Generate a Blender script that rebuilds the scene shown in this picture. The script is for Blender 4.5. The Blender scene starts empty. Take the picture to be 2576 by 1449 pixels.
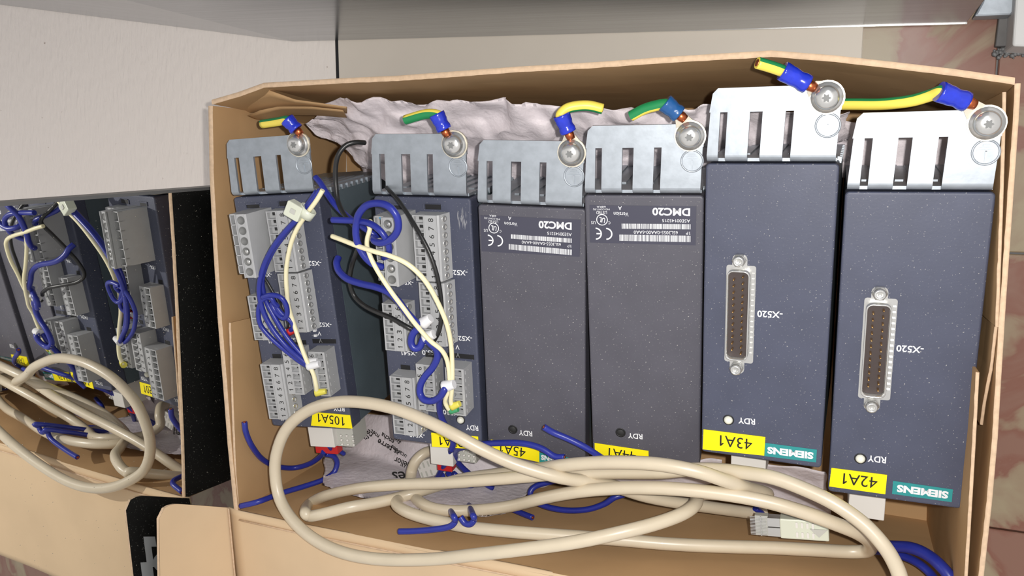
import bpy, bmesh, math, random
from mathutils import Vector, Matrix, noise
random.seed(7)
# ---------------------------------------------------------------- camera, world, light
FPX, W, H = 2005.1026, 2576, 1449
ANG = (-0.137104, 0.390478, -0.000101)
def rot(rx, ry, rz):
    return Matrix.Rotation(rz, 3, 'Z') @ Matrix.Rotation(ry, 3, 'Y') @ Matrix.Rotation(rx, 3, 'X')
RC = rot(*ANG); CAM = Vector((0, 0, 330.0))          # millimetres; box rim is z = 0
S = 0.001
col = bpy.context.scene.collection
sc = bpy.context.scene
cd = bpy.data.cameras.new('camera'); cam = bpy.data.objects.new('camera', cd); col.objects.link(cam)
cd.sensor_width = 36; cd.lens = 36 * FPX / W; cd.clip_start = 0.01; cd.clip_end = 20
cam.matrix_world = Matrix.Translation(CAM * S) @ RC.to_4x4()
sc.camera = cam
w = bpy.data.worlds.new('room_ambient'); sc.world = w; w.use_nodes = True
w.node_tree.nodes['Background'].inputs[0].default_value = (0.97, 0.94, 0.94, 1)
w.node_tree.nodes['Background'].inputs[1].default_value = 0.72
def lamp(name, off, power, size, colr):
    l = bpy.data.lights.new(name, 'POINT'); l.energy = power; l.shadow_soft_size = size; l.color = colr
    o = bpy.data.objects.new(name, l); col.objects.link(o); o.location = (CAM + RC @ Vector(off)) * S
    return o
lamp('phone_flash', (13, 5, 4), 4.8, 0.0025, (1.0, 0.97, 0.93))
sc.view_settings.view_transform = 'Standard'; sc.view_settings.look = 'None'
sc.view_settings.gamma = 1; sc.view_settings.use_curve_mapping = False
sc.view_settings.exposure = 0.0

# ---------------------------------------------------------------- geometry helpers
def ray(px, py):
    return RC @ Vector(((px - W/2)/FPX, -(py - H/2)/FPX, -1.0))
def at(px, py, z):                                   # photo pixel + height -> world mm
    d = ray(px, py); return CAM + d * ((z - CAM.z)/d.z)
def sr(r, g, b):
    f = lambda c: (c/255/12.92) if c/255 <= .04045 else ((c/255+.055)/1.055)**2.4
    return (f(r), f(g), f(b), 1)
class MB:
    def __init__(s): s.v = []; s.f = []; s.sm = []
    def add(s, vs, fs, smooth=False):
        n = len(s.v); s.v += [Vector(q) for q in vs]
        for f in fs: s.f.append([i+n for i in f]); s.sm.append(smooth)
        return s
    def box(s, x0, x1, y0, y1, z0, z1, M=None):
        vs = [Vector((x, y, z)) for z in (z0, z1) for x, y in ((x0, y0), (x1, y0), (x1, y1), (x0, y1))]
        if M: vs = [M @ q for q in vs]
        return s.add(vs, [(3,2,1,0), (4,5,6,7), (0,1,5,4), (1,2,6,5), (2,3,7,6), (3,0,4,7)])
    def prism(s, poly, z0, z1, M=None):              # poly ccw in xy
        n = len(poly); vs = [Vector((p[0], p[1], z0)) for p in poly] + [Vector((p[0], p[1], z1)) for p in poly]
        if M: vs = [M @ q for q in vs]
        return s.add(vs, [tuple(range(n-1, -1, -1)), tuple(range(n, 2*n))] + [(i, (i+1) % n, (i+1) % n+n, i+n) for i in range(n)])
    def hull(s, bot, top):                           # two loops of equal length
        n = len(bot)
        return s.add(list(bot)+list(top), [tuple(range(n-1, -1, -1)), tuple(range(n, 2*n))] + [(i, (i+1) % n, (i+1) % n+n, i+n) for i in range(n)])
    def lathe(s, prof, c=(0, 0, 0), M=None, n=20):   # prof: (r, z) list
        c = Vector(c); vs = []; fs = []
        for r, z in prof:
            for k in range(n):
                a = 2*math.pi*k/n; q = Vector((r*math.cos(a), r*math.sin(a), z))
                vs.append(c + ((M @ q) if M else q))
        for j in range(len(prof)-1):
            for k in range(n):
                fs.append((j*n+k, j*n+(k+1) % n, (j+1)*n+(k+1) % n, (j+1)*n+k))
        if prof[-1][0] > 1e-6: fs.append(tuple((len(prof)-1)*n+k for k in range(n)))
        if prof[0][0] > 1e-6: fs.append(tuple(n-1-k for k in range(n)))
        return s.add(vs, fs, True)
    def tube(s, pts, r, n=12, cap=True, frames=None):
        pts = [Vector(p) for p in pts]; rs = r if isinstance(r, (list, tuple)) else [r]*len(pts)
        vs = []; fs = []; up = Vector((0.13, 0.21, 1)).normalized()
        t0 = (pts[1]-pts[0]).normalized(); nrm = (up - t0*up.dot(t0)).normalized()
        for i, p in enumerate(pts):
            t = (pts[min(i+1, len(pts)-1)] - pts[max(i-1, 0)]).normalized()
            nrm = (nrm - t*nrm.dot(t)).normalized(); b = t.cross(nrm)
            if frames is not None: frames.append((nrm.copy(), b.copy()))
            for k in range(n):
                a = 2*math.pi*k/n; vs.append(p + (nrm*math.cos(a) + b*math.sin(a))*rs[i])
        for i in range(len(pts)-1):
            for k in range(n): fs.append((i*n+k, (i+1)*n+k, (i+1)*n+(k+1) % n, i*n+(k+1) % n)[::-1])
        s.add(vs, fs, True)
        if cap: 
            m = len(pts)-1
            s.add(vs[:n], [tuple(range(n))[::-1]][:1]); s.add(vs[m*n:], [tuple(range(n))])
        return s
    def build(s, name, mat, parent=None, bevel=0, seg=2, smooth_all=False, uvf=None, **kw):
        me = bpy.data.meshes.new(name); me.from_pydata([q*S for q in s.v], [], s.f); me.update()
        me.polygons.foreach_set('use_smooth', [bool(x or smooth_all) for x in s.sm])
        bm = bmesh.new(); bm.from_mesh(me)
        bmesh.ops.remove_doubles(bm, verts=bm.verts, dist=1e-7)
        bmesh.ops.recalc_face_normals(bm, faces=bm.faces)
        if bevel:
            es = [e for e in bm.edges if len(e.link_faces) == 2 and e.calc_face_angle(0) > 0.6]
            bmesh.ops.bevel(bm, geom=es, offset=bevel*S, segments=seg, affect='EDGES', profile=0.5, clamp_overlap=True)
        bm.to_mesh(me); bm.free()
        me.materials.append(mat)
        o = bpy.data.objects.new(name, me); col.objects.link(o)
        if parent: o.parent = parent
        for k, x in kw.items(): o[k] = x
        return o
def empty(name, loc=(0, 0, 0), R3=None, parent=None, **kw):
    o = bpy.data.objects.new(name, None); col.objects.link(o); o.empty_display_size = .01
    o.matrix_world = Matrix.Translation(Vector(loc)*S) @ (R3.to_4x4() if R3 else Matrix())
    if parent: o.parent = parent
    for k, x in kw.items(): o[k] = x
    return o
def spline(pts, per=8):                              # Catmull-Rom, passes through the points
    P = [Vector(p) for p in pts]; P = [P[0]*2-P[1]] + P + [P[-1]*2-P[-2]]; out = []
    for i in range(1, len(P)-2):
        n = per
        for k in range(n):
            t = k/n; a, b, c, d = P[i-1:i+3]
            out.append(0.5*((2*b) + (c-a)*t + (2*a-5*b+4*c-d)*t*t + (3*b-a-3*c+d)*t**3))
    out.append(P[-2]); return out

# ---------------------------------------------------------------- materials
def mat(name, base, rough=.5, metal=0, var=.0, vscale=200, bump=0, bscale=800, spec=.5, col2=None, speck=0, sscale=1500, aniso=0, coat=0, bstr=None, stretch=None, alpha=1, sub=0):
    m = bpy.data.materials.new(name); m.use_nodes = True; nt = m.node_tree; b = nt.nodes['Principled BSDF']
    b.inputs['Base Color'].default_value = base; b.inputs['Roughness'].default_value = rough
    b.inputs['Metallic'].default_value = metal; b.inputs['Specular IOR Level'].default_value = spec
    b.inputs['Coat Weight'].default_value = coat
    L = nt.links.new; N = nt.nodes.new
    tc = N('ShaderNodeTexCoord'); src = tc.outputs['Object']
    if stretch:
        mp = N('ShaderNodeMapping'); mp.inputs['Scale'].default_value = stretch; L(src, mp.inputs[0]); src = mp.outputs[0]
    last = None
    if var or col2:
        n = N('ShaderNodeTexNoise'); n.inputs['Scale'].default_value = vscale; n.inputs['Detail'].default_value = 5
        L(src, n.inputs['Vector'])
        mx = N('ShaderNodeMix'); mx.data_type = 'RGBA'
        rp = N('ShaderNodeMapRange'); rp.inputs[1].default_value = .35; rp.inputs[2].default_value = .65
        L(n.outputs['Fac'], rp.inputs[0]); L(rp.outputs[0], mx.inputs[0])
        c2 = col2 or tuple(c*(1-var) for c in base[:3])+(1,)
        mx.inputs[6].default_value = tuple(min(1, c*(1+(0 if col2 else var))) for c in base[:3])+(1,); mx.inputs[7].default_value = c2
        L(mx.outputs[2], b.inputs['Base Color']); last = mx.outputs[2]
    if speck:
        n = N('ShaderNodeTexNoise'); n.inputs['Scale'].default_value = sscale; n.inputs['Detail'].default_value = 2; L(tc.outputs['Object'], n.inputs['Vector'])
        rp = N('ShaderNodeMapRange'); rp.inputs[1].default_value = .67; rp.inputs[2].default_value = .74; rp.inputs[4].default_value = speck
        L(n.outputs['Fac'], rp.inputs[0]); mx = N('ShaderNodeMix'); mx.data_type = 'RGBA'; L(rp.outputs[0], mx.inputs[0])
        if last: L(last, mx.inputs[6])
        else: mx.inputs[6].default_value = base
        mx.inputs[7].default_value = (.62, .6, .55, 1); L(mx.outputs[2], b.inputs['Base Color'])
    if bump:
        n = N('ShaderNodeTexNoise'); n.inputs['Scale'].default_value = bscale; n.inputs['Detail'].default_value = 4; L(src, n.inputs['Vector'])
        bp = N('ShaderNodeBump'); bp.inputs['Strength'].default_value = bstr or .5; bp.inputs['Distance'].default_value = bump*S
        L(n.outputs['Fac'], bp.inputs['Height']); L(bp.outputs[0], b.inputs['Normal'])
    return m
M = {}
M['cover'] = mat('charcoal_blue_plastic', sr(70, 74, 92), .5, bump=.06, bscale=900, speck=.5, sscale=1300, var=.06, vscale=60)
M['cover_brown'] = mat('charcoal_grey_plastic', sr(80, 79, 88), .5, bump=.06, bscale=900, speck=.55, sscale=1300, var=.06, vscale=60)
M['body'] = mat('dark_teal_metal_housing', sr(84, 97, 104), .5, var=.08, vscale=50, speck=.12)
M['zinc'] = mat('zinc_sheet', sr(168, 175, 182), .48, .72, var=.07, vscale=260, bump=.03, bscale=900)
M['steel'] = mat('bright_steel', sr(215, 215, 212), .25, .8, bump=.02, bscale=700)
M['tin'] = mat('tinned_copper', sr(225, 218, 200), .4, .6)
M['grey'] = mat('grey_terminal_plastic', sr(172, 173, 174), .5, var=.03, vscale=120)
M['greyd'] = mat('recess_shade_grey', sr(118, 119, 118), .6)  # darker copy of the terminal grey, painting the shade in recesses
M['hole'] = mat('dark_opening', sr(40, 40, 40), .7)
M['black'] = mat('black_plastic', sr(28, 28, 30), .5)
M['white'] = mat('white_print', sr(225, 226, 228), .6)
M['ink'] = mat('black_print', sr(22, 22, 20), .6)
M['yellow'] = mat('yellow_label', sr(250, 232, 20), .5, spec=.3)
M['teal'] = mat('teal_label', sr(40, 140, 140), .5)
M['tagdark'] = mat('dark_label', sr(66, 66, 80), .35)
M['cable'] = mat('beige_cable_sheath', sr(206, 193, 169), .33, var=.04, vscale=60, speck=0, coat=.1)
M['blue'] = mat('blue_wire_insulation', sr(38, 48, 142), .32, var=.08, vscale=80)
M['cream'] = mat('cream_wire_insulation', sr(238, 230, 190), .4)
M['blackw'] = mat('black_wire_insulation', sr(34, 34, 34), .35)
M['ferr'] = mat('white_ferrule', sr(228, 228, 230), .4)
M['green'] = mat('green_ferrule', sr(70, 160, 110), .4)
M['yferr'] = mat('yellow_ferrule', sr(225, 215, 90), .4)
M['sleeve'] = mat('blue_crimp_sleeve', sr(30, 50, 185), .22, coat=.4, var=.15, vscale=200)
M['sleeve2'] = mat('teal_blue_crimp_sleeve', sr(25, 82, 140), .25, coat=.4)
M['copper'] = mat('copper', sr(200, 110, 70), .35, 1, bump=.05, bscale=2000)
M['gy'] = mat('earth_yellow', sr(238, 216, 90), .4)
M['gg'] = mat('earth_green', sr(30, 130, 75), .4)
M['nylon'] = mat('natural_nylon', sr(212, 216, 198), .35)
M['red'] = mat('red_plastic', sr(200, 40, 40), .4)
M['bluep'] = mat('sky_blue_plastic', sr(60, 150, 200), .4)
M['wplug'] = mat('off_white_plug', sr(225, 222, 216), .5)
M['gplug'] = mat('pale_grey_plug', sr(190, 190, 182), .5)
M['kraft'] = mat('kraft_cardboard', sr(184, 149, 108), .75, var=.05, vscale=25, bump=.05, bscale=300, spec=.2)
M['kraftf'] = mat('lit_flap_kraft', sr(212, 186, 152), .75, var=.04, vscale=20, bump=.05, bscale=300, spec=.2)  # same kraft as the walls, coloured paler to look flash-lit
M['kedge'] = mat('cardboard_edge', sr(206, 178, 148), .8, var=.08, vscale=500, bump=.3, bscale=500)
M['kblack'] = mat('black_printed_board', sr(22, 22, 22), .55, speck=.5, sscale=1300)
M['silverp'] = mat('silver_print', sr(205, 208, 212), .5)
M['paper'] = mat('tissue_paper', sr(222, 213, 217), .5, var=.05, vscale=80, bump=.8, bscale=330, bstr=.7)
M['mirror'] = mat('glossy_dark_glass', (.80, .80, .78, 1), .015, 1)
M['seam'] = mat('black_seam', sr(20, 20, 22), .6)
M['cboard'] = mat('cream_panel', sr(222, 212, 198), .5, bump=.03, bscale=400, var=.01, vscale=40)
M['steelp'] = mat('brushed_grey_steel', sr(150, 154, 160), .22, 1, bump=.02, bscale=60, stretch=(.3, 1, 12), var=.12, vscale=30)
M['conc'] = mat('dark_metal_crumbs', sr(120, 120, 120), .6, .4, bump=.5, bscale=700)
M['darkp'] = mat('dark_steel_plate', sr(95, 93, 92), .5, .5, var=.15, vscale=60)
M['lwhite'] = mat('light_grey_block', sr(205, 205, 203), .5)
def wallpaint():
    m = mat('textured_white_paint', sr(246, 237, 228), .55, bump=1.2, bscale=260, bstr=.8, stretch=(1.3, .4, 1))
    nt = m.node_tree; b = nt.nodes['Principled BSDF']; N = nt.nodes.new; L = nt.links.new
    tc = N('ShaderNodeTexCoord'); n = N('ShaderNodeTexNoise'); n.inputs['Scale'].default_value = 140; n.inputs['Detail'].default_value = 3
    L(tc.outputs['Object'], n.inputs['Vector']); rp = N('ShaderNodeMapRange'); rp.inputs[1].default_value = .73; rp.inputs[2].default_value = .80
    L(n.outputs['Fac'], rp.inputs[0]); mx = N('ShaderNodeMix'); mx.data_type = 'RGBA'; L(rp.outputs[0], mx.inputs[0])
    mx.inputs[6].default_value = sr(246, 237, 228); mx.inputs[7].default_value = sr(150, 120, 105); L(mx.outputs[2], b.inputs['Base Color']); return m
M['wpaint'] = wallpaint()
def tilem():
    m = mat('marbled_brown_tile', sr(150, 105, 92), .35, var=.0)
    nt = m.node_tree; b = nt.nodes['Principled BSDF']; N = nt.nodes.new; L = nt.links.new
    tc = N('ShaderNodeTexCoord'); n = N('ShaderNodeTexNoise'); n.inputs['Scale'].default_value = 24; n.inputs['Detail'].default_value = 5; n.inputs['Distortion'].default_value = .8
    L(tc.outputs['Object'], n.inputs['Vector']); cr = N('ShaderNodeValToRGB'); L(n.outputs['Fac'], cr.inputs[0])
    e = cr.color_ramp.elements; e[0].position = .40; e[0].color = sr(132, 96, 80); e[1].position = .60; e[1].color = sr(152, 137, 110)
    x = cr.color_ramp.elements.new(.47); x.color = sr(126, 82, 66); x = cr.color_ramp.elements.new(.51); x.color = sr(143, 122, 98)
    L(cr.outputs[0], b.inputs['Base Color']); return m
M['tile'] = tilem()
M['redtile'] = mat('red_tile', sr(140, 62, 38), .4, var=.12, vscale=60)
M['pin'] = mat('gold_pin', sr(215, 175, 120), .3, 1)
M['insert'] = mat('dark_insert', sr(62, 52, 50), .55)
M['led'] = mat('clear_led', sr(230, 230, 215), .15, coat=.5)

def textmesh(s, bold=0.0):
    vs, fs = rawtext(s, bold); top = max(q.y for q in vs)
    for k, ch in enumerate(s):                       # the built-in font draws 1 as a bare stem: add its flag
        if ch == '1':
            pv, _ = rawtext(s[:k+1], bold); xr = max(q.x for q in pv); n = len(vs); st_ = .085+2*bold; T_ = .70 if top > .6 else top
            vs += [Vector((xr-st_*.6, T_, 0)), Vector((xr-st_-.15, T_-.17, 0)), Vector((xr-st_-.12, T_-.24, 0)), Vector((xr-st_*.6, T_-.13, 0))]; fs.append((n, n+1, n+2, n+3))
    x0 = min(q.x for q in vs); x1 = max(q.x for q in vs); y0 = min(q.y for q in vs); y1 = max(q.y for q in vs)
    return [Vector(((q.x-x0)/(x1-x0), (q.y-y0)/(y1-y0)-.5, 0)) for q in vs], fs
def rawtext(s, bold=0.0):
    c = bpy.data.curves.new('t', 'FONT'); c.body = s; c.size = 1; c.offset = bold; c.resolution_u = 3; c.extrude = 0
    o = bpy.data.objects.new('t', c); col.objects.link(o)
    dg = bpy.context.evaluated_depsgraph_get(); me = bpy.data.meshes.new_from_object(o.evaluated_get(dg))
    bpy.data.objects.remove(o); bpy.data.curves.remove(c)
    vs = [q.co.copy() for q in me.vertices]; fs = [tuple(p.vertices) for p in me.polygons]; bpy.data.meshes.remove(me)
    return vs, fs
TC = {}
def addtext(mb, s, A, B, h, z, bold=0, N=None):
    """text mid-line runs from A (start of reading) to B, height h, in local xy plane at z"""
    k = (s, bold)
    if k not in TC: TC[k] = textmesh(s, bold)
    vs, fs = TC[k]; A = Vector((A[0], A[1], 0)); B = Vector((B[0], B[1], 0)); d = B-A; u = d.normalized(); p = Vector((-u.y, u.x, 0))
    mb.add([A + d*q.x + p*q.y*h + Vector((0, 0, z)) for q in vs], fs)
    return mb
# ---------------------------------------------------------------- the setting
FZ = -125.0
fl = MB(); fl.box(-1500, 1200, -1200, 900, FZ-12, FZ-3.2)
floor = fl.build('floor', M['darkp'], kind='structure')
TS = 142.2
for a in range(-2, 5):
    for b in range(-3, 3):
        x0 = 66 + (a-1)*TS; y0 = -36.7 + b*TS
        if x0 > 640: continue
        t = MB().box(x0+.5, x0+TS-.5, y0+.5, y0+TS-.5, FZ-3.2, FZ+random.uniform(-.15, .15)); t.build('tile', M['tile'], floor, bevel=.5, seg=1)
for a in range(-7, -2):
    for b in range(-3, 0):
        x0 = 66 + (a-1)*TS; y0 = -36.7 + b*TS + 0
        t = MB().box(x0+.5, x0+TS-.5, y0+.5, y0+TS-.5, FZ-3.2, FZ+random.uniform(-.15, .15)); t.build('tile', M['redtile'], floor, bevel=.5, seg=1)
o = MB().box(-1300, -312.2, -24, 700, FZ+.2, FZ+1.2).build('white_floor_board', M['wpaint'], bevel=.3, seg=1, label='white textured painted board on the floor behind and left of the shoe box', category='board')
o = MB().box(-309.8, 5.6, -176, 700, FZ+.2, FZ+1.2).build('cream_floor_board', M['cboard'], bevel=.4, seg=1, label='smooth cream board under and behind the shoe box beside the brown tiles', category='board')
o = MB().box(-312.4, -309.6, -24, 130, FZ+.2, FZ+.6).build('black_joint_strip', M['seam'], label='thin black joint strip between the white board and the cream board', category='strip')
# steel plinth behind: left face oblique, long front face, right end
pl = [at(0, 12, FZ+1.5), at(740, 105, FZ+1.5), at(2430, 60, FZ+1.5)]
d0 = (pl[0]-pl[1]).normalized(); pA = pl[1]+d0*700
pC = pl[2]; pD = pC + Vector((40, 300, 0))
t = empty('steel_cabinet', (pl[1].x, pl[1].y, FZ), label='brushed grey steel cabinet standing on the boards behind the shoe box', category='cabinet')
def wm(mb, name, m, par, **k):                      # mesh given in world mm, parented to an Empty
    inv = par.matrix_basis.inverted(); mb.v = [(inv @ (q*S))/S for q in mb.v]; return mb.build(name, m, par, **k)
wm(MB().prism([(pA.x, pA.y), (pl[1].x, pl[1].y), (pC.x, pC.y), (pD.x, pD.y), (pA.x, 700)], FZ+2.2, 240), 'steel_casing', M['steelp'], t, bevel=.5)
wm(MB().prism([(pA.x, pA.y+1.5), (pl[1].x+.5, pl[1].y+1.5), (pC.x-1, pC.y+1.5), (pD.x-2, pD.y), (pA.x, 690)], FZ+1.2, FZ+2.4), 'base_gap_shade', M['seam'], t)  # black layer that paints the dark gap under the casing
wm(MB().prism([(pl[1].x+60, pl[1].y-2.0), (pC.x+.3, pC.y-.45), (pC.x+.3, pC.y+.4), (pl[1].x+60, pl[1].y-.9)], FZ+2.2, FZ+3.4), 'edge_highlight_strip', M['steel'], t)  # bright strip standing in for the highlight on the bottom edge
# things at the right of the cabinet
def pz(pts, z): return [at(a, b, z) for a, b in pts]
t = empty('cabinet_foot', at(2510, 60, FZ), label='pale grey metal foot bracket on a dark plate at the cabinet corner', category='bracket')
P_ = pz([(2450, 42), (2470, 5), (2478, -25), (2566, -25), (2562, 18), (2545, 38)], FZ+14); wm(MB().prism([(q.x, q.y) for q in P_], FZ+4, FZ+14), 'bracket', M['zinc'], t, bevel=1)
P_ = pz([(2502, 118), (2512, 38), (2560, 30), (2565, 118)], FZ+3); wm(MB().prism([(q.x, q.y) for q in P_], FZ, FZ+4), 'base_plate', M['darkp'], t, bevel=.5)
P_ = pz([(2547, 116), (2556, -20), (2640, -20), (2640, 120)], FZ+22)
o = MB().prism([(q.x, q.y) for q in P_], FZ, FZ+22).build('stone_block', M['lwhite'], bevel=1, label='pale grey block cut off by the top right corner of the picture', category='block')
g = MB(); random.seed(3)
for k in range(90):
    q = at(random.uniform(2500, 2590), random.gauss(128, 7), FZ); r = random.uniform(.5, 1.4)
    g.lathe([(0, 0), (r, r*.4), (r*.8, r*1.1), (0, r*1.4)], q+Vector((0, 0, .1)), n=5)
g.build('metal_crumbs', M['conc'], kind='stuff', label='grey metal crumbs scattered on the tiles at the cabinet foot', category='debris')

# ---------------------------------------------------------------- glossy dark panel that mirrors the box
ph, tl, off = 0.00427324, 0.0719395, -321.0899
MN = Vector((math.cos(ph)*math.cos(tl), math.sin(ph)*math.cos(tl), math.sin(tl)))
U = Vector((0, -1, 0)); U = (U - MN*U.dot(MN)).normalized(); V = MN.cross(U)*-1
if V.z < 0: V = -V
def mp(u, v_, d): return MN*off + U*u + V*v_ + MN*d
cb = empty('mirror_panel', MN*off+V*(-100), label='tall glossy dark panel left of the shoe box reflecting its contents', category='panel')
pan = MB(); a0, a1, b0, b1 = 8, 420, -126-0, 210
eb, et = 3.6+.048*b0, 3.6+.048*b1
vs = [mp(a, b, d) for d in (-16, 0) for a, b in ((eb, b0), (a1, b0), (a1, b1), (et, b1))]
pan.add(vs, [(3,2,1,0), (4,5,6,7), (0,1,5,4), (1,2,6,5), (2,3,7,6), (3,0,4,7)])
wm(pan, 'glass_sheet', M['mirror'], cb)
fr = MB(); vs = [mp(a, b, d) for d in (-17, .25) for a, b in ((eb-.6, b0), (eb+1.0, b0), (et+1.0, b1), (et-.6, b1))]
fr.add(vs, [(3,2,1,0), (4,5,6,7), (0,1,5,4), (1,2,6,5), (2,3,7,6), (3,0,4,7)]); wm(fr, 'edge_trim', mat('grey_edge_trim', sr(105, 105, 104), .4, .3), cb)
random.seed(11); du = MB()
for k in range(700):
    a = random.uniform(a0+3, 230); b = random.uniform(-40, 130); r = random.uniform(.07, .22)
    q = mp(a, b, .04); du.add([q+U*r, q+V*r*random.uniform(.5, 1.6), q-U*r, q-V*r], [(0, 1, 2, 3)])
wm(du, 'dust', mat('pale_dust', sr(150, 146, 130), .9), cb, kind='stuff')

# ---------------------------------------------------------------- shoe box
bx = empty('shoe_box', (-125, -70, FZ), label='open kraft shoe box, black outside, holding the modules, front flap folded out', category='box')
ZF = -121.5
def strip(name, rim, th, mi, me_, zf=ZF, sub=None, drop=None, lean=(0, 0)):
    """wall: rim = list of world points (inner rim line); th = outward vector*thickness"""
    mb = MB(); n = len(rim); th = Vector(th)
    top_i = rim; top_o = [q+th for q in rim]; bi = [Vector((q.x+lean[0], q.y+lean[1], zf if drop is None else drop[k])) for k, q in enumerate(rim)]; bo = [q+th for q in bi]
    # intermediate rows for slight waviness
    rows_i = []; R_ = 6
    for j in range(R_+1):
        f = j/R_; rows_i.append([a.lerp(b, f) + th.normalized()*math.sin(k*1.3+j*.9)*.35*(0 if j == 0 else 1) for k, (a, b) in enumerate(zip(top_i, bi))])
    vs = [q for r in rows_i for q in r]; fs = [(j*n+k, j*n+k+1, (j+1)*n+k+1, (j+1)*n+k) for j in range(R_) for k in range(n-1)]
    i = MB().add(vs, fs, False)
    vo = [q+th*.96 for q in vs]
    N0 = len(vs); i.add(vs+vo, [tuple(x+N0 for x in f[::-1]) for f in fs] + [(j*n, (j+1)*n, (j+1)*n+N0, j*n+N0) for j in range(R_)] + [(j*n+n-1, j*n+n-1+N0, (j+1)*n+n-1+N0, (j+1)*n+n-1) for j in range(R_)])
    w_ = wm(i, name, mi, bx); w_.data.materials.append(M['kblack']) if me_ else None
    if me_:
        m0 = len(fs)
        for k, p in enumerate(w_.data.polygons):
            if (k >= m0 and k < 2*m0) : p.material_index = 1
    # torn, corrugated rim
    e = MB(); pts = []
    for k in range(n-1):
        m = max(2, int((rim[k+1]-rim[k]).length/3))
        for j in range(m): pts.append(rim[k].lerp(rim[k+1], j/m))
    pts.append(rim[-1]); up = Vector((0, 0, 1)); ev = []
    for k, q in enumerate(pts):
        h = .35 + .3*noise.noise(q*.35); w2 = noise.noise(q*.5+Vector((9, 0, 0)))*.2
        ev += [q+th.normalized()*(-.15+w2)+up*-.1, q+th.normalized()*(.4+w2)+up*h, q+th*.85+up*h*.8, q+th*1.04+up*-.1]
    ef = []
    for k in range(len(pts)-1):
        for j in range(3): ef.append((k*4+j, k*4+j+1, k*4+j+5, k*4+j+4))
    e.add(ev, ef, True); wm(e, 'torn_rim', M['kedge'], bx) if sub is None else None
    return w_
ZR = 0
left_rim = [at(a, b, ZR) for a, b in [(534, 266), (537, 440), (546, 620), (557, 800), (570, 960), (582, 1120), (598, 1284)]]
strip('left_wall', left_rim, (-2.6, 0, 0), M['kraft'], True)
back_rim = [at(a, b, ZR) for a, b in [(534, 262), (600, 243), (664, 220), (860, 209), (1000, 203), (1150, 192), (1300, 181), (1500, 170), (1700, 156), (1940, 142), (2100, 155), (2250, 172), (2400, 190), (2552, 212)]]
strip('back_wall', back_rim, (0, 2.2, 0), M['kraft'], True, lean=(0, -8))
rr = [at(a, b, ZR) for a, b in [(2554, 210), (2549, 300), (2538, 460), (2527, 620), (2516, 780), (2505, 960), (2497, 1100), (2483, 1260), (2462, 1450), (2446, 1640)]]
strip('right_wall', rr, (1.6, 0, 0), M['kraft'], True)
r2 = [at(a, b, ZR-1) for a, b in [(2523, 232), (2519, 400), (2514, 560), (2509, 700), (2505, 822)]]
strip('inner_ply', r2, (1.0, 0, 0), M['kraft'], False, lean=(-2, 0))
r2b = [at(a, b, ZR-2-4*k) for k, (a, b) in enumerate([(2503, 822), (2490, 930), (2474, 1010), (2466, 1068)])]
strip('inner_ply', r2b, (.9, 0, 0), M['kraft'], False)
r3 = [at(a, b, ZR-2) for a, b in [(2456, 936), (2447, 1110), (2440, 1230), (2430, 1400), (2420, 1560), (2417, 1630)]]
strip('inner_ply', r3, (1.0, 0, 0), M['kraft'], False, lean=(-1.5, 0))
fr_rim = [at(a, b, ZR) for a, b in [(598, 1285), (740, 1315), (900, 1346), (1080, 1382), (1268, 1418), (1500, 1462), (1800, 1522), (2100, 1585), (2444, 1660)]]
strip('front_wall', fr_rim, (0, -1.6, 0), M['kraft'], True, lean=(0, 5), sub=1)
b_ = MB().box(-304, 56, -182, 42, ZF-2, ZF); wm(b_, 'box_floor', M['kraft'], bx)
# left inner locking ply and tucked corner folds
q = [at(a, b, ZR-1.0) for a, b in [(580, 812), (583, 900), (588, 1050), (593, 1180), (601, 1282)]]
strip('inner_ply', q, (-1.2, 0, 0), M['kraft'], False, lean=(3, 0))
def sheet(name, rows, m, par, th=.6, sub=None, amp=0, freq=.05, world=True, smooth=True, seed=0, **k):
    mb = MB(); nr = len(rows); n = len(rows[0]); vs = []
    for r in rows:
        for q in r:
            d = Vector((noise.noise(q*freq+Vector((seed, 0, 0))), noise.noise(q*freq+Vector((0, seed+7, 0))), noise.noise(q*freq+Vector((0, 3, seed+5)))*1.3))*amp
            vs.append(q+d)
    fs = [(j*n+i, j*n+i+1, (j+1)*n+i+1, (j+1)*n+i) for j in range(nr-1) for i in range(n-1)]
    lo = [q-Vector((0, 0, th)) for q in vs]; N0 = len(vs)
    mb.add(vs+lo, fs + [tuple(x+N0 for x in f[::-1]) for f in fs] + [(i, i+N0, i+1+N0, i+1) for i in range(n-1)] + [((nr-1)*n+i, (nr-1)*n+i+1, (nr-1)*n+i+1+N0, (nr-1)*n+i+N0) for i in range(n-1)]
      + [(j*n, (j+1)*n, (j+1)*n+N0, j*n+N0) for j in range(nr-1)] + [(j*n+n-1, j*n+n-1+N0, (j+1)*n+n-1+N0, (j+1)*n+n-1) for j in range(nr-1)], smooth)
    if par is None: return mb.build(name, m, **k)
    return wm(mb, name, m, par, **k)
def loft(A, B, n, m):                               # A, B polylines -> grid rows
    def res(P, n):
        L_ = [0]; 
        for i in range(len(P)-1): L_.append(L_[-1]+(P[i+1]-P[i]).length)
        out = []
        for k in range(n):
            s = L_[-1]*k/(n-1); i = 0
            while i < len(P)-2 and L_[i+1] < s: i += 1
            out.append(P[i].lerp(P[i+1], (s-L_[i])/(L_[i+1]-L_[i]+1e-9)))
        return out
    A = res(A, n); B = res(B, n); return [[a.lerp(b, j/(m-1)) for a, b in zip(A, B)] for j in range(m)]
def pl3(L_): return [at(a, b, z) for a, b, z in L_]
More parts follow.
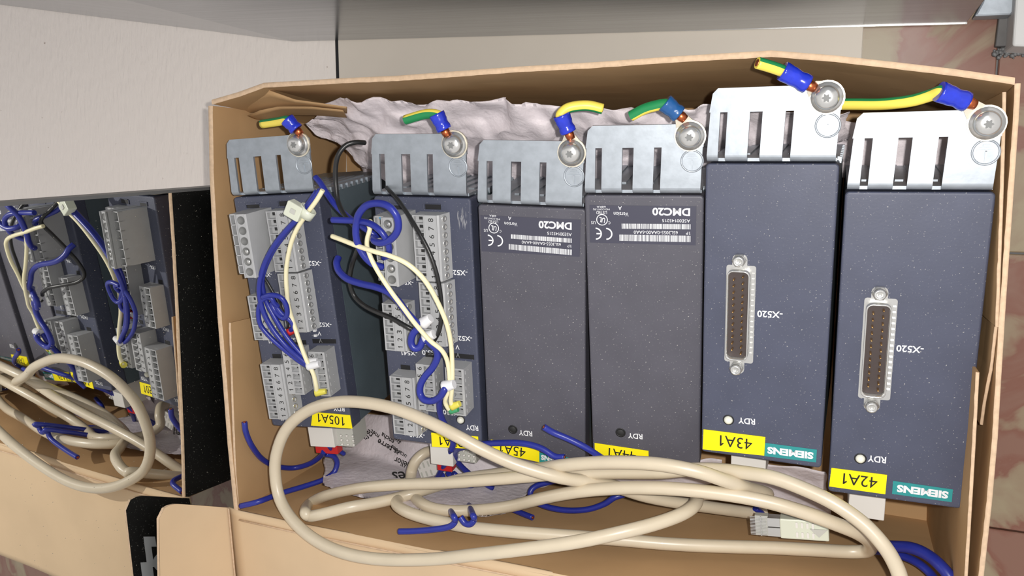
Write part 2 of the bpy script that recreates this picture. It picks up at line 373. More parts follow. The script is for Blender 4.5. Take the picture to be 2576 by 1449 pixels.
sheet('tucked_fold', loft(pl3([(622, 291, -22), (655, 277, -18), (700, 268, -16), (780, 268, -16), (860, 276, -18)]), pl3([(640, 300, -34), (680, 305, -34), (720, 290, -34), (790, 290, -34), (870, 296, -34)]), 16, 4), M['kraft'], bx, th=1.2)
sheet('tucked_fold', loft(pl3([(600, 262, -14), (668, 224, -5), (740, 250, -10), (870, 268, -14)]), pl3([(610, 285, -30), (668, 280, -25), (760, 275, -25), (870, 285, -28)]), 16, 4), M['kraft'], bx, th=1.2)
sheet('tucked_fold', loft(pl3([(600, 1215, -40), (680, 1180, -60), (740, 1165, -80)]), pl3([(606, 1262, -30), (690, 1250, -52), (800, 1255, -75)]), 10, 5), M['kraft'], bx, th=1.2, amp=1.5)
sheet('tucked_fold', loft(pl3([(2465, 262, -20), (2490, 270, -20), (2512, 285, -20)]), pl3([(2465, 290, -60), (2490, 300, -60), (2512, 310, -60)]), 8, 4), M['kblack'], bx, th=1)  # black sheet standing in for the dark hole in this corner
# folded-out front flap: main panel, and the tab standing up at its left end
fA = pl3([(574, 1277, .6), (601, 1286, .4), (740, 1316, .4), (900, 1347, .4), (1080, 1383, .4), (1268, 1419, .4), (1420, 1450, .4), (1800, 1530, .4), (2100, 1600, .4)])
dn = Vector((0, -95, -10))
fB = [q+dn+Vector((-4 if i == 0 else 0, 0, 0)) for i, q in enumerate(fA)]
fl_ = sheet('front_flap', loft(fA, fB, 40, 24), M['kraftf'], bx, th=1.6, amp=1.2, freq=.012)
cr = MB(); cr.tube([q+Vector((0, -5-q.x*0, .2)) for q in fA[1:]], .5, n=6)
wm(cr, 'fold_crease', M['kedge'], bx)
tA = [at(574, 1277, .8), fB[0]+Vector((0, 0, .4))]
topc = at(400, 1265, 43)
def tabrow(f):
    a = tA[0].lerp(tA[1], f); b = topc.lerp(topc+Vector((-6, -95, 0)), f); return a, b
rows = []
NU = 24
for j in range(14):
    h = j/13; r = []
    for k in range(NU):
        f = (k/(NU-1))**1.3; f0 = 0
        if h > .72: tcv = (h-.72)/.28; f0 = .09*(1-math.sqrt(max(0, 1-tcv*tcv)))
        f = f0 + f*(1-f0); a, b = tabrow(f); r.append(a.lerp(b, h) + Vector((-1.2*math.sin(h*3.14), 0, 0)))
    rows.append(r)
tb = MB(); vs = [q for r in rows for q in r]; fs = [(j*NU+k, j*NU+k+1, (j+1)*NU+k+1, (j+1)*NU+k) for j in range(13) for k in range(NU-1)]
wm(MB().add(vs, fs, True), 'flap_tab', M['kraftf'], bx)
out = [q+Vector((-1.4, 0, 0)) for q in vs]; N0 = len(vs)
wm(MB().add(out, fs, True), 'printed_tab_face', M['kblack'], bx)
bd = [k for k in range(NU*13, NU*14)]; ed = MB(); path = [rows[j][0] for j in range(14)] + rows[13][1:]
ev = [q+Vector((.1, 0, .25)) for q in path] + [q+Vector((-1.5, 0, .25)) for q in path]; n_ = len(path)
wm(ed.add(ev, [(k, k+1, k+1+n_, k+n_) for k in range(n_-1)], False), 'tab_edge', M['kedge'], bx)
tc = MB(); tc.tube([q+Vector((.9, 0, .8)) for q in (tA[0], tA[1])], .5, n=6); wm(tc, 'fold_crease', M['kedge'], bx)
# silver emblem on the outer face of the tab (interlocked letters and a star)
def tabpt(f, h): a, b = tabrow(f); return a.lerp(b, h) + Vector((-1.2*math.sin(h*3.14)-1.6, 0, 0))
em = MB()
def quadstrip(pts_o, pts_i): 
    n = len(pts_o); em.add([tabpt(*p) for p in pts_o]+[tabpt(*p) for p in pts_i], [(k, k+1, k+1+n, k+n) for k in range(n-1)])
def rect(f0, f1, h0, h1):
    n = 4; quadstrip([(f0+(f1-f0)*k/n, h0) for k in range(n+1)], [(f0+(f1-f0)*k/n, h1) for k in range(n+1)])
# f runs along the tab (0 = corner end), h up its height
rect(.24, .30, .20, .36); rect(.24, .30, .66, .82)
rect(.24, .42, .20, .29); rect(.24, .42, .73, .82)
c0 = (.40, .5)
quadstrip([(c0[0]+.075*math.cos(a), .5+.24*math.sin(a)) for a in [k*math.pi/12 for k in range(25)]], [(c0[0]+.022*math.cos(a), .5+.06*math.sin(a)) for a in [k*math.pi/12 for k in range(25)]])
rect(.39, .62, .12, .27); rect(.39, .62, .75, .90); rect(.53, .57, .27, .75)
st = []
for k in range(16):
    a = k*math.pi/8; r = 1 if k % 2 == 0 else .4; st.append((.285+.026*r*math.cos(a), .5+.085*r*math.sin(a)))
em.add([tabpt(.285, .5)]+[tabpt(*p) for p in st], [(0, 1+k, 1+(k+1) % 16) for k in range(16)])
wm(em, 'silver_emblem', M['silverp'], bx)
# ---------------------------------------------------------------- modules
POSE = {1: (-292.219, -9.7781, .3552, .050678, .133215, .087849), 2: (-207.6197, -8.3428, .1396, -.014648, .143723, .063555),
 3: (-152.8063, -11.7385, -.2151, -.029736, .183642, .085192), 4: (-102.2232, -7.0621, .1439, .001491, .198243, .082977),
 5: (-51.5487, 5.9415, -.102, -.008629, .14689, -.02), 6: (.9695, -5.0122, -.9632, .001009, .150301, .012)}
MT = {i: (Vector(p[:3]), rot(p[4], p[5], p[3])) for i, p in POSE.items()}
def L(i, px, py, lz=0):                             # photo pixel -> local mm on plane z = lz of module i
    o, R3 = MT[i]; n = R3 @ Vector((0, 0, 1)); o2 = o + n*lz; d = ray(px, py)
    q = CAM + d*((o2-CAM).dot(n)/d.dot(n)); return R3.transposed() @ (q-o)
def WL(i, px, py, lz=0): return MT[i][0] + MT[i][1] @ L(i, px, py, lz)
def lw(i, x, y, z): return MT[i][0] + MT[i][1] @ Vector((x, y, z))
LB = 128.3; DEP = 93
def rr_poly(x0, x1, y0, y1, r, n=4):
    out = []
    for cx, cy, a0 in ((x1-r, y0+r, -90), (x1-r, y1-r, 0), (x0+r, y1-r, 90), (x0+r, y0+r, 180)):
        for k in range(n+1):
            a = math.radians(a0+90*k/n); out.append((cx+r*math.cos(a), cy+r*math.sin(a)))
    return out
cache = {}
def shared(key, fn, name, mat_, parent, loc=(0, 0, 0), **k):
    if key not in cache:
        o = fn().build(name, mat_, parent, **k); cache[key] = o.data
    else:
        o = bpy.data.objects.new(name, cache[key]); col.objects.link(o); o.parent = parent
    o.location = Vector(loc)*S; return o
def cover_mesh():
    m = MB(); p0 = rr_poly(0, 50, -LB, -.2, 1.6); m.prism(p0, -11, 0); return m
def body_mesh():
    m = MB(); m.prism(rr_poly(.5, 49.7, -LB+.5, -.4, .8, 2), -DEP, -10.9)
    return m
def vent_mesh():
    m = MB(); m.box(.6, 49.5, -.4, 1.0, -DEP+1, -13)
    for k in range(14): m.box(49.2, 50.3, -1.6, .9, -16-k*5.8, -13.4-k*5.8); 
    for k in range(7):
        m.box(6+k*6, 9+k*6, 1.0, 1.8, -60, -18)
    return m
SL = [(5.6, 8.4), (16.9, 21.6), (30.0, 33.0)]
def bracket_mesh():
    m = MB(); a, b = 1.4, 49.9
    m.prism([(a, 20), (b-.3, 20), (b, 27.2), (b-2, 29.2), (a+3.2, 29.2), (a+1.2, 27.2)], 0, 1.3)
    xs = [a-.8] + [x for s in SL for x in s] + [b-.6]
    for k in range(0, len(xs), 2):
        x0, x1 = xs[k], xs[k+1]; sh = .7
        # plate leg, then the rolled bend
        m.hull([Vector((x0-sh*(k > 0), 3.2, 0)), Vector((x1-sh, 3.2, 0)), Vector((x1+(.0), 20, 0)), Vector((x0+(1.2 if k == 0 else 0), 20, 0))],
               [Vector((x0-sh*(k > 0), 3.2, 1.3)), Vector((x1-sh, 3.2, 1.3)), Vector((x1+(.0), 20, 1.3)), Vector((x0+(1.2 if k == 0 else 0), 20, 1.3))])
        prof = []
        for j in range(7):
            t = math.radians(90*j/6); prof.append((3.2-2.6*math.sin(t), 1.3-2.6*(1-math.cos(t))))
        inn = [(y+1.3*(1 if j else 1)*math.sin(math.radians(90*j/6)), z-1.3*math.cos(math.radians(90*j/6))) for j, (y, z) in enumerate(prof)]
        xa, xb = x0-sh*(k > 0), x1-sh
        for j in range(6):
            q = [prof[j], prof[j+1], inn[j+1], inn[j]]
            m.add([Vector((xa, y, z)) for y, z in q]+[Vector((xb, y, z)) for y, z in q], [(0,1,2,3), (7,6,5,4), (0,4,5,1), (1,5,6,2), (2,6,7,3), (3,7,4,0)], False)
    m.box(a-.8, b-1, .6, 1.9, -12, -1.2)
    return m
def screw_mesh():
    return MB().lathe([(5.7, .0), (5.7, .9), (4.6, .95), (4.5, 1.6), (4.35, 2.4), (4.0, 3.1), (3.4, 3.7), (2.6, 4.1), (1.6, 4.35), (0, 4.4)], n=28)
def torx_mesh():
    p = []
    for k in range(24):
        a = 2*math.pi*k/24; r = 1.35+.35*math.cos(6*a); p.append((r*math.cos(a), r*math.sin(a)))
    return MB().prism(p, 4.1, 4.48)
def earth_mesh():
    m = MB(); n = 32; vs = []
    for r, z in ((4.7, 1.3), (4.5, 1.65), (4.1, 1.65), (3.9, 1.3)):
        for k in range(n): a = 2*math.pi*k/n; vs.append(Vector((r*math.cos(a), r*math.sin(a), z)))
    m.add(vs, [(j*n+k, j*n+(k+1) % n, (j+1)*n+(k+1) % n, (j+1)*n+k) for j in range(3) for k in range(n)], True)
    m.box(-.28, .28, -3.4, .6, 1.3, 1.65)
    for y, hw in ((.6, 2.9), (1.6, 2.0), (2.6, 1.1)): m.box(-hw, hw, y-.26, y+.26, 1.3, 1.65)
    return m
def quadpoly(i, pts, z): return [(L(i, a, b, z).x, L(i, a, b, z).y) for a, b in pts]
def ccw(p):
    s = sum(p[k][0]*p[(k+1) % len(p)][1]-p[(k+1) % len(p)][0]*p[k][1] for k in range(len(p))); return p if s > 0 else p[::-1]
def label(i, par, name, pts, z0, z1, m, **k):
    return MB().prism(ccw(quadpoly(i, pts, z0)), z0, z1).build(name, m, par, **k)
def tx(mb, i, s, A, B, hpx, z=.12, bold=.0):
    a = L(i, *A, z); b = L(i, *B, z); sc_ = (b-a).length/math.hypot(A[0]-B[0], A[1]-B[1])
    # height scale measured along the module's long axis
    c = L(i, A[0], A[1]+10, z); hs = (c-a).length/10
    return addtext(mb, s, a, b, hpx*hs, z, bold)
def module(i, lbl, cov):
    r = empty('drive_module', MT[i][0], MT[i][1], label=lbl, category='module', group='drive modules in the shoe box')
    c = shared(('cover', cov), cover_mesh, 'front_cover', M[cov], r, bevel=.9, seg=3)
    shared('body', body_mesh, 'housing', M['body'], r, bevel=.3)
    shared('vent', vent_mesh, 'vent_plate', M['zinc'], r)
    b = shared('brk', bracket_mesh, 'mounting_bracket', M['zinc'], r)
    s_ = shared('scr', screw_mesh, 'screw', M['steel'], r, (44.4, 24.6, 2.2)); shared('torx', torx_mesh, 'torx_recess', M['greyd'], s_)
    shared('earth', earth_mesh, 'earth_symbol', M['zinc'], b, (45.2, 14.3, 0))
    return r
labels = {1: 'leftmost drive module with grey terminal blocks and yellow label 105A1',
 2: 'second drive module with grey terminal blocks, blue loops, yellow label mostly under cable',
 3: 'blank-faced module labelled DMC20 with yellow label 45A1, left of its twin',
 4: 'blank-faced module labelled DMC20 with yellow label 44A1, right of its twin',
 5: 'module with pin connector X520 and yellow label 43A1',
 6: 'rightmost module with pin connector X520 and yellow label 42A1'}
mod = {i: module(i, labels[i], 'cover_brown' if i in (3, 4) else 'cover') for i in range(1, 7)}

# --- terminal blocks
def ribs(m, x0, x1, ys, z0, z1, t=.55):
    for y in ys: m.box(x0, x1, y-t/2, y+t/2, z0, z1)
def prints(i, part, nums, x, y0, pitch, z, h=2.6, w=1.7):
    m = MB()
    for k, s in enumerate(nums):
        y = y0 - pitch*k; ww = w if s != '1' else w*.5
        addtext(m, s, (x, y-ww/2), (x, y+ww/2), h, z+.06)
    m.build('pole_numbers', M['ink'], part)
def opening_mesh(w, h):
    return lambda: MB().box(w*.45, w*.95, -h*.1, h*.3, 0, .9)
def sblock(i, x0, x1, y1, n, pitch, zt, ox, side=True, lbl=None):
    """low screw plug: openings column on the left, number strip, sloped screw side on the right"""
    y0 = y1 - n*pitch - .5; m = MB(); a, b = ox
    m.box(x0, x1, y0, y1, 0, zt-2.4)
    m.box(x0, a, y0, y1, zt-2.4, zt); m.box(b, x1, y0, y1, zt-2.4, zt)
    ys = [y1-.35] + [y1-.25-pitch*k for k in range(1, n)] + [y0+.35]
    ribs(m, a, b, ys, zt-2.4, zt-.02)
    m.box(b+.5, b+.9, y0, y1, zt, zt+.25); m.box(x1-.3, x1, y0, y1, zt, zt+.2)
    if side: m.hull([Vector((x1, y0, 0)), Vector((x1+2.8, y0, 0)), Vector((x1+2.8, y1, 0)), Vector((x1, y1, 0))], [Vector((x1, y0, zt-.4)), Vector((x1+.9, y0, zt-.9)), Vector((x1+.9, y1, zt-.9)), Vector((x1, y1, zt-.4))])
    p = m.build('terminal_block', M['grey'], mod[i])
    for k in range(n):
        yc = y1-.25-pitch*(k+.5)
        shared(('op', pitch), opening_mesh(b-a, pitch), 'wire_opening', M['hole'], p, (a, yc+.2, zt-2.38))
        if side:
            def fn():
                mm = MB(); R3 = Matrix.Rotation(math.radians(62), 3, 'Y'); mm.lathe([(1.55, 0), (1.55, .5), (1.3, .7), (.9, .5), (0, .5)], M=R3, n=12); return mm
            shared(('sc', 1), fn, 'clamp_screw', M['grey'] if k % 3 else M['steel'], p, (x1+1.7, yc, zt*.52))
    prints(i, p, [str(n-k) for k in range(n)], (b+x1)/2+.5, y1-.25-pitch*.5, pitch, zt)
    return p
def eblock(i, x0, x1, y1, n, pitch, zt):
    """taller plug: numbers on the left, funnel openings on the right, plain side wall"""
    y0 = y1 - n*pitch - .6; m = MB(); a, b = x0+4.2, x1-1.3
    m.box(x0, x1, y0, y1, 0, zt-3)
    m.box(x0, a, y0, y1, zt-3, zt-.6); m.box(b, x1, y0, y1, zt-3, zt)
    ribs(m, a, b, [y1-.35]+[y1-.3-pitch*k for k in range(1, n)]+[y0+.35], zt-3, zt-.05, .8)
    for k in range(n):
        yc = y1-.3-pitch*(k+.5); m.box(x1, x1+.25, yc-.9, yc+.9, zt-2.4, zt-1.6); m.box(x1, x1+.2, yc-.2, yc+.2, zt-6, zt-5.4)
        m.hull([Vector((a, yc-1.5, zt-3)), Vector((b, yc-1.5, zt-3)), Vector((b, yc-.1, zt-3)), Vector((a, yc-.1, zt-3))], [Vector((a, yc-1.5, zt-.8)), Vector((b, yc-1.5, zt-.8)), Vector((b-.3, yc-.3, zt-2.7)), Vector((a+.3, yc-.3, zt-2.7))])
    p = m.build('terminal_block', M['grey'], mod[i])
    for k in range(n):
        yc = y1-.3-pitch*(k+.5)
        shared(('op2', pitch), lambda: MB().box(2.2, 4.2, -.1, 1.2, 0, .7), 'wire_opening', M['hole'], p, (a, yc, zt-2.98))
    prints(i, p, [str(n-k) for k in range(n)], (x0+a)/2-.2, y1-.3-pitch*.5, pitch, zt-.6, h=2.4)
    return p
def ablock(i):
    y1, y0 = -6.2, -38.3; pt = (y1-y0-.9)/6; m = MB()
    m.box(14.4, 20.4, y0, y1, 0, 19.4); m.hull([Vector((20.4, y0, 0)), Vector((21.8, y0, 0)), Vector((21.8, y1, 0)), Vector((20.4, y1, 0))], [Vector((20.4, y0, 21)), Vector((20.9, y0, 20.4)), Vector((20.9, y1, 20.4)), Vector((20.4, y1, 21))])
    m.box(14.4, 14.9, y0, y1, 19.4, 21); m.box(20.0, 20.4, y0, y1, 19.4, 21)
    m.box(14.4, 20.4, y0, y1, 19.4, 20.2)
    m.box(8.6, 14.4, y0+1.2, y1-.2, 0, 14.5); m.box(8.6, 9.2, y0+1.2, y1-.2, 14.5, 17); m.box(13.8, 14.4, y0+1.2, y1-.2, 14.5, 17)
    ribs(m, 8.6, 14.4, [y1-.5]+[y1-.45-pt*k for k in range(1, 6)]+[y0+1.5], 14.5, 17, .6)
    p = m.build('terminal_block', M['grey'], mod[i])
    for k in range(6):
        yc = y1-.45-pt*(k+.5)
        s_ = shared('asc', lambda: MB().lathe([(2.05, 0), (2.05, .25), (1.95, .25), (1.95, .1), (0, .1)], n=20), 'clamp_screw', M['greyd'], p, (17.4, yc, 20.2))
        if (i == 1 and k in (3, 4)) or (i == 2 and k in (0, 4)):
            def fn():
                mm = MB(); R3 = Matrix.Rotation(.9, 3, 'Z'); mm.lathe([(1.2, 0), (1.2, .25), (0, .3)], n=12); return mm
            shared('asl', fn, 'clamp_screw', M['steel'], p, (17.6, yc, 20.3))
        shared('aop', lambda: MB().box(-1.2, 1.6, -1.5, 1.0, 0, .3), 'wire_opening', M['greyd'], p, (11.6, yc+.2, 14.5))
    if i == 2: MB().prism([(11.4, -6.8), (13.7, -6.9), (13.7, -10.4)], 14.6, 17.1).build('blue_key', M['bluep'], p)
for i in (1, 2):
    ablock(i)
    sblock(i, 24.2, 36.4, -6.9, 8, 3.87, 9, (25.0, 29.6)); sblock(i, 25.2, 37.2, -39.2, 8, 3.85, 9, (26.0, 30.4))
    sblock(i, 4.6, 15.2, -51.0, 6, 3.95, 8.5, (5.4, 9.6)); sblock(i, 6.4, 18.6, -88.2, 8, 3.85, 10, (7.2, 12))
    eblock(i, 21.2, 31.2, -80.2, 6, 3.95, 10.6); eblock(i, 36.6, 46.6, -80.6, 6, 3.95, 10.6)
    for x0, x1, y in ((7.5, 15, -5), (27, 35, -4.6), (5, 9, -49.6), (7.8, 13, -87), (22, 30, -79), (34, 48, -78.2)):
        MB().box(x0, x1, y-1.2, y+1.2, 0, .12).build('latch_slot_shade', M['black'], mod[i])  # thin black plates give recess shade as colour, nothing is cut in
    m = MB(); m.box(7, 15.4, -4.4, -3.6, 0, .6); m.box(7, 7.4, -6, -3.6, 0, .6); m.box(26, 26.5, -6, -3.4, 0, .6); m.box(27, 35, -3.4, -3, 0, .6); m.build('latch_ledge', M['cover'], mod[i], bevel=.15)
    m = MB(); m.box(36, 37.6, -72.6, -71.4, 0, 1.4); m.box(36, 37.6, -75.4, -74.2, 0, 1.4); m.build('slide_switch', M['ferr'], mod[i])
# --- lettering
def T(i, items, name='lettering', m='white'):
    for it in items:
        mb = MB(); tx(mb, i, *it); mb.build(name, M[m], mod[i])
T(1, [('-X522', (808.4, 662.6), (767.5, 662.2), 12, .12, .02), ('-X521', (834, 817.8), (797, 816), 11, .12, .02), ('V', (808, 839), (799, 838.5), 10, .12, .02), ('V', (811, 857.5), (802, 857), 10, .12, .02),
 ('S5.0', (753, 855.6), (725, 855), 11, .12, .02), ('-X541', (705, 860), (676, 859), 10, .12, .02), ('-X51', (684, 691.5), (660, 691), 10, .12, .02), ('RDY', (866.8, 1029.6), (838.6, 1028), 11, .12, .02), ('-X542', (735, 1055), (705, 1053), 9, .12, .02)])
T(2, [('-X522', (1176, 686.7), (1131, 685), 13, .12, .02), ('-X521', (1187.8, 852.3), (1147.4, 850.8), 12, .12, .02), ('V', (1156, 874), (1145.5, 873), 11, .12, .02), ('V', (1157, 894.5), (1147, 893.5), 11, .12, .02),
 ('S5.0', (1093, 887.6), (1061.6, 886.7), 12, .12, .02), ('-X541', (1050, 889), (1010, 888), 11, .12, .02), ('-X540', (1068.6, 1096.4), (1029.7, 1094), 11, .12, .02), ('RDY', (1203, 1077.6), (1171.7, 1075), 13, .12, .02), ('-X520', (1160, 1042), (1114, 1036), 12, .12, .02), ('-X51', (1040, 712), (1012, 711), 10, .12, .02)])
def maker(i, T0):
    items = [('DMC20', *T0[0], T0[1], .13, .03)]
    return items
def dmc(i, q):
    """printed data label: q maps names to (A, B, height) in photo pixels"""
    mb = MB()
    for s, (A, B, h) in q['t']: tx(mb, i, s, A, B, h, .2, .03 if s == 'DMC20' else .0)
    random.seed(5)
    for (A, B, h) in q['bar']:
        a = L(i, *A, .2); b = L(i, *B, .2); c = L(i, A[0], A[1]+10, .2); hs = (c-a).length/10*h/2; u = (b-a).normalized(); p = Vector((-u.y, u.x, 0)); Ln = (b-a).length; s = 0
        while s < Ln:
            wd = random.choice((.16, .16, .32, .45)); a0 = a+u*s; a1 = a+u*min(Ln, s+wd); mb.add([a0+p*hs, a1+p*hs, a1-p*hs, a0-p*hs], [(0, 1, 2, 3)]); s += wd+random.choice((.14, .14, .28))
    def arc(c, r0, r1, a0, a1, n=20):
        vs = []
        for k in range(n+1):
            a = math.radians(a0+(a1-a0)*k/n); vs += [c+Vector((math.cos(a)*r0, math.sin(a)*r0, 0)), c+Vector((math.cos(a)*r1, math.sin(a)*r1, 0))]
        mb.add(vs, [(2*k, 2*k+1, 2*k+3, 2*k+2) for k in range(n)])
    c = L(i, *q['ul'], .2); arc(c, 2.15, 2.5, 0, 360, 32)
    addtext(mb, 'UL', c+Vector((1.3, -.3, 0)), c+Vector((-1.3, .2, 0)), 2.2, .2, .02)
    addtext(mb, 'C', c+Vector((3.6, -1.3, 0)), c+Vector((2.7, -1.3, 0)), 1.2, .2); addtext(mb, 'US', c+Vector((-2.9, -1.3, 0)), c+Vector((-4.8, -1.3, 0)), 1.3, .2)
    c = L(i, *q['ce'], .2); arc(c+Vector((2.2, 0, 0)), 2.1, 2.7, -90-0, 90, 16); arc(c+Vector((-2.4, 0, 0)), 2.1, 2.7, -90, 90, 16)
    d = c+Vector((-2.4, 0, 0)); mb.add([d+Vector((.3, -.3, 0)), d+Vector((2.3, -.3, 0)), d+Vector((2.3, .3, 0)), d+Vector((.3, .3, 0))], [(0, 1, 2, 3)])
    return mb.build('label_print', M['white'], q['par'])
p3_ = label(3, mod[3], 'data_label', [(1209, 541), (1461, 553), (1458, 646), (1212, 632)], .02, .14, M['tagdark'], bevel=0)
dmc(3, dict(par=p3_, ul=(1242, 573.7), ce=(1240, 605), t=[('DMC20', ((1438, 569), (1355, 564.6), 19)), ('A5E00145215', ((1438, 590.4), (1376.7, 586.7), 8)), ('1P', ((1438, 619.5), (1427, 618.5), 7)), ('6SL3055-0AA00-6AA0', ((1410.7, 615.6), (1312.7, 609), 7.5)),
 ('LISTED', ((1252.9, 558.5), (1228.6, 557.6), 7)), ('IND.CONT.EQ', ((1257.4, 551.5), (1218, 548), 5)), ('68RA', ((1248, 543.6), (1231, 542.3), 5)), ('Version', ((1301.4, 564.6), (1269, 562.4), 9)), ('A', ((1286, 550), (1278, 549), 9))],
 bar=[((1438, 605.6), (1284.7, 594.8), 11), ((1438, 635), (1280, 620.7), 14)]))
p4_ = label(4, mod[4], 'data_label', [(1483, 516), (1752, 519), (1750, 617), (1484, 610)], .02, .14, M['tagdark'], bevel=0)
dmc(4, dict(par=p4_, ul=(1514.5, 553), ce=(1512.5, 588), t=[('DMC20', ((1736, 534), (1641, 532), 20)), ('A5E00145215', ((1736, 556), (1666, 554.8), 8)), ('1P', ((1737, 587), (1725.5, 586.7), 8)), ('6SL3055-0AA00-6AA0', ((1705, 585.8), (1594.4, 584), 8)),
 ('LISTED', ((1526.7, 535), (1500, 534.8), 8)), ('IND.CONT.EQ', ((1533.7, 526.6), (1491.8, 526.6), 5)), ('68RA', ((1523.7, 520.5), (1501, 520.5), 5)), ('Version', ((1581, 539.4), (1543.7, 538), 10)), ('A', ((1564, 523.8), (1555, 523.6), 10))],
 bar=[((1737, 570.6), (1564, 569), 13), ((1737, 601), (1558, 598), 16)]))
T(3, [('RDY', (1339, 1091.6), (1305, 1088), 13, .12, .02)]); T(4, [('RDY', (1616.4, 1098.8), (1579.5, 1095.6), 13, .12, .02)])
T(5, [('RDY', (1899.4, 1061.4), (1857, 1057.5), 15, .12, .02), ('-X520', (1968.7, 792.5), (1904.9, 789), 17, .12, .02)])
T(6, [('RDY', (2229, 1158), (2182.8, 1153), 16, .12, .02), ('-X520', (2323.6, 880.5), (2254.8, 876), 17, .12, .02)])
YL = {1: ([(787, 1036), (881, 1044), (887, 1078), (783, 1070)], '105A1', (867, 1061), (800, 1051), 22),
 2: ([(1085, 1088), (1203, 1098), (1205, 1130), (1087, 1123)], '103A1', (1180, 1117), (1106, 1109), 22),
 3: ([(1235, 1105.6), (1357, 1131.6), (1357, 1162), (1235, 1136)], '45A1', (1322, 1140), (1258, 1127), 24),
 4: ([(1496, 1114), (1631.6, 1134), (1632, 1168), (1497, 1148)], '44A1', (1600, 1150), (1531, 1139), 25),
 5: ([(1770, 1079.6), (1925.4, 1099), (1922.6, 1145.7), (1767.7, 1129.7)], '43A1', (1892, 1119), (1811, 1108), 28),
 6: ([(2091.7, 1176.7), (2231.5, 1194.4), (2227, 1242.7), (2085.7, 1223)], '42A1', (2207, 1216), (2121, 1204), 28)}
for i, (q, s, A, B, h) in YL.items():
    y = label(i, mod[i], 'yellow_label', q, .05, .3, M['yellow']); mb = MB(); tx(mb, i, s, A, B, h, .36, .0); mb.build('label_number', M['ink'], y)
TL_ = {3: ([(1357, 1138), (1430, 1151), (1430, 1176), (1357, 1162)], (1424, 1162), (1361, 1150), 13), 4: ([(1634, 1150), (1750, 1166), (1749, 1174), (1634, 1166)], (1745, 1170), (1640, 1158), 6),
 5: ([(1925, 1114), (2055, 1131), (2053, 1163), (1923, 1147)], (2046, 1147), (1930, 1132), 18), 6: ([(2246.6, 1209.5), (2397, 1231), (2394, 1262.8), (2244, 1242)], (2385.5, 1246), (2256, 1228), 19)}
for i, (q, A, B, h) in TL_.items():
    y = label(i, mod[i], 'maker_label', q, .02, .16, M['teal']); mb = MB(); tx(mb, i, 'SIEMENS', A, B, h, .22, .05); mb.build('label_lettering', M['white'], y)
# --- status lights
def ledm(): return MB().lathe([(1.9, .02), (1.9, .5), (1.5, 1.3), (.8, 1.8), (0, 1.95)], n=16)
def ringm(): return MB().lathe([(2.4, .0), (2.4, .12), (1.7, .16), (1.7, .02)], n=20)
for i, (x, y), lit in ((2, (39.1, -112.5), 1), (5, (11.5, -111.2), 1), (6, (11.7, -111.1), 1), (3, (13.5, -112.8), 0), (4, (13.6, -113.4), 0), (1, (39.1, -112.5), 1)):
    e = shared('ring', ringm, 'light_bezel', M['black'], mod[i], (x, y, 0))
    if lit: shared('led', ledm, 'status_light', M['led'], e)
    else: shared('ledd', lambda: MB().lathe([(1.8, .02), (1.6, .3), (0, .4)], n=16), 'status_light', M['hole'], e, (0, 0, 0))
# --- 25-pin connectors
def dsub_shell():
    m = MB(); o = rr_poly(9.9, 19.0, -82.0, -43.2, 2.4, 5); i_ = rr_poly(10.4, 18.5, -81.5, -43.7, 2.0, 5); n = len(o)
    o = [(x-(.9 if 0 else 0), y) for x, y in o]
    vs = [Vector((x, y, 0)) for x, y in o]+[Vector((x, y, 4)) for x, y in o]+[Vector((x, y, 4)) for x, y in i_]+[Vector((x, y, .2)) for x, y in i_]
    m.add(vs, [(j*n+k, j*n+(k+1) % n, (j+1)*n+(k+1) % n, (j+1)*n+k) for j in range(3) for k in range(n)], True)
    m.prism(rr_poly(9.2, 21.0, -84.0, -41.6, 1.0, 3), 0, .35); m.prism(rr_poly(11.5, 17.5, -89, -37, 2, 3), 0, .5)
    for k in range(16): m.box(19.5, 20.6, -80-.5+k*2.3, -80+.9+k*2.3, .35, 1.3)
    return m
for i in (5, 6):
    sh = shared('dsub', dsub_shell, 'pin_connector', M['steel'], mod[i])
    shared('ins', lambda: MB().prism(rr_poly(10.5, 18.4, -81.4, -43.8, 2.0, 4), .3, .9), 'insert', M['insert'], sh)
    for c, n, y0 in ((12.6, 12, -47.2), (16.2, 13, -45.9)):
        for k in range(n): shared('pin', lambda: MB().lathe([(.42, 0), (.42, 2.4), (.2, 2.9), (0, 3.0)], n=7), 'pin', M['pin'], sh, (c, y0-2.76*k, .9))
    for y in (-39.3, -86.3):
        shared('nut', lambda: MB().lathe([(2.9, 0), (2.9, 2.2)], n=6).lathe([(2.3, 2.2), (2.1, 4.0), (1.3, 4.1), (1.1, 3.0), (0, 2.9)], n=16), 'jackscrew', M['steel'], sh, (14.4, y, .3))
# --- plugs that stick out below the modules
def plug(i, px0, px1, py1, z, name='power_plug', m='wplug', dz=16, ye=-LB-.0):
    a = L(i, px0, py1, z); b = L(i, px1, py1, z); y = min(a.y, b.y)
    return MB().box(a.x, b.x, y, ye, z-dz, z).build(name, M[m], mod[i], bevel=.4)
for i, w_, d_, r_ in ((1, (781, 842, 1123), (842, 892, 1122), (795, 850, 1140)), (2, (1084, 1140, 1167), (1150, 1198, 1160), (1100, 1137, 1183))):
    p = plug(i, *w_, -13); q = plug(i, *d_, -17, 'dotted_plug', 'gplug')
    a = L(i, d_[0], d_[2], -17); b = L(i, d_[1], d_[2]-36, -17); mb = MB()
    for u_ in range(4):
        for v_ in range(3): mb.lathe([(.9, 0), (.6, .9), (0, 1.0)], (a.x+1.5+(b.x-a.x-3)*u_/3, a.y+1.5+v_*2.7, -17), n=6)
    mb.build('plug_studs', M['wplug'], q)
    plug(i, *r_, -19, 'red_latch', 'red', 6, ye=-LB-6)
plug(5, 1838, 1926, 1184, -16, dz=20); plug(6, 2133, 2225, 1298, -16, dz=20)
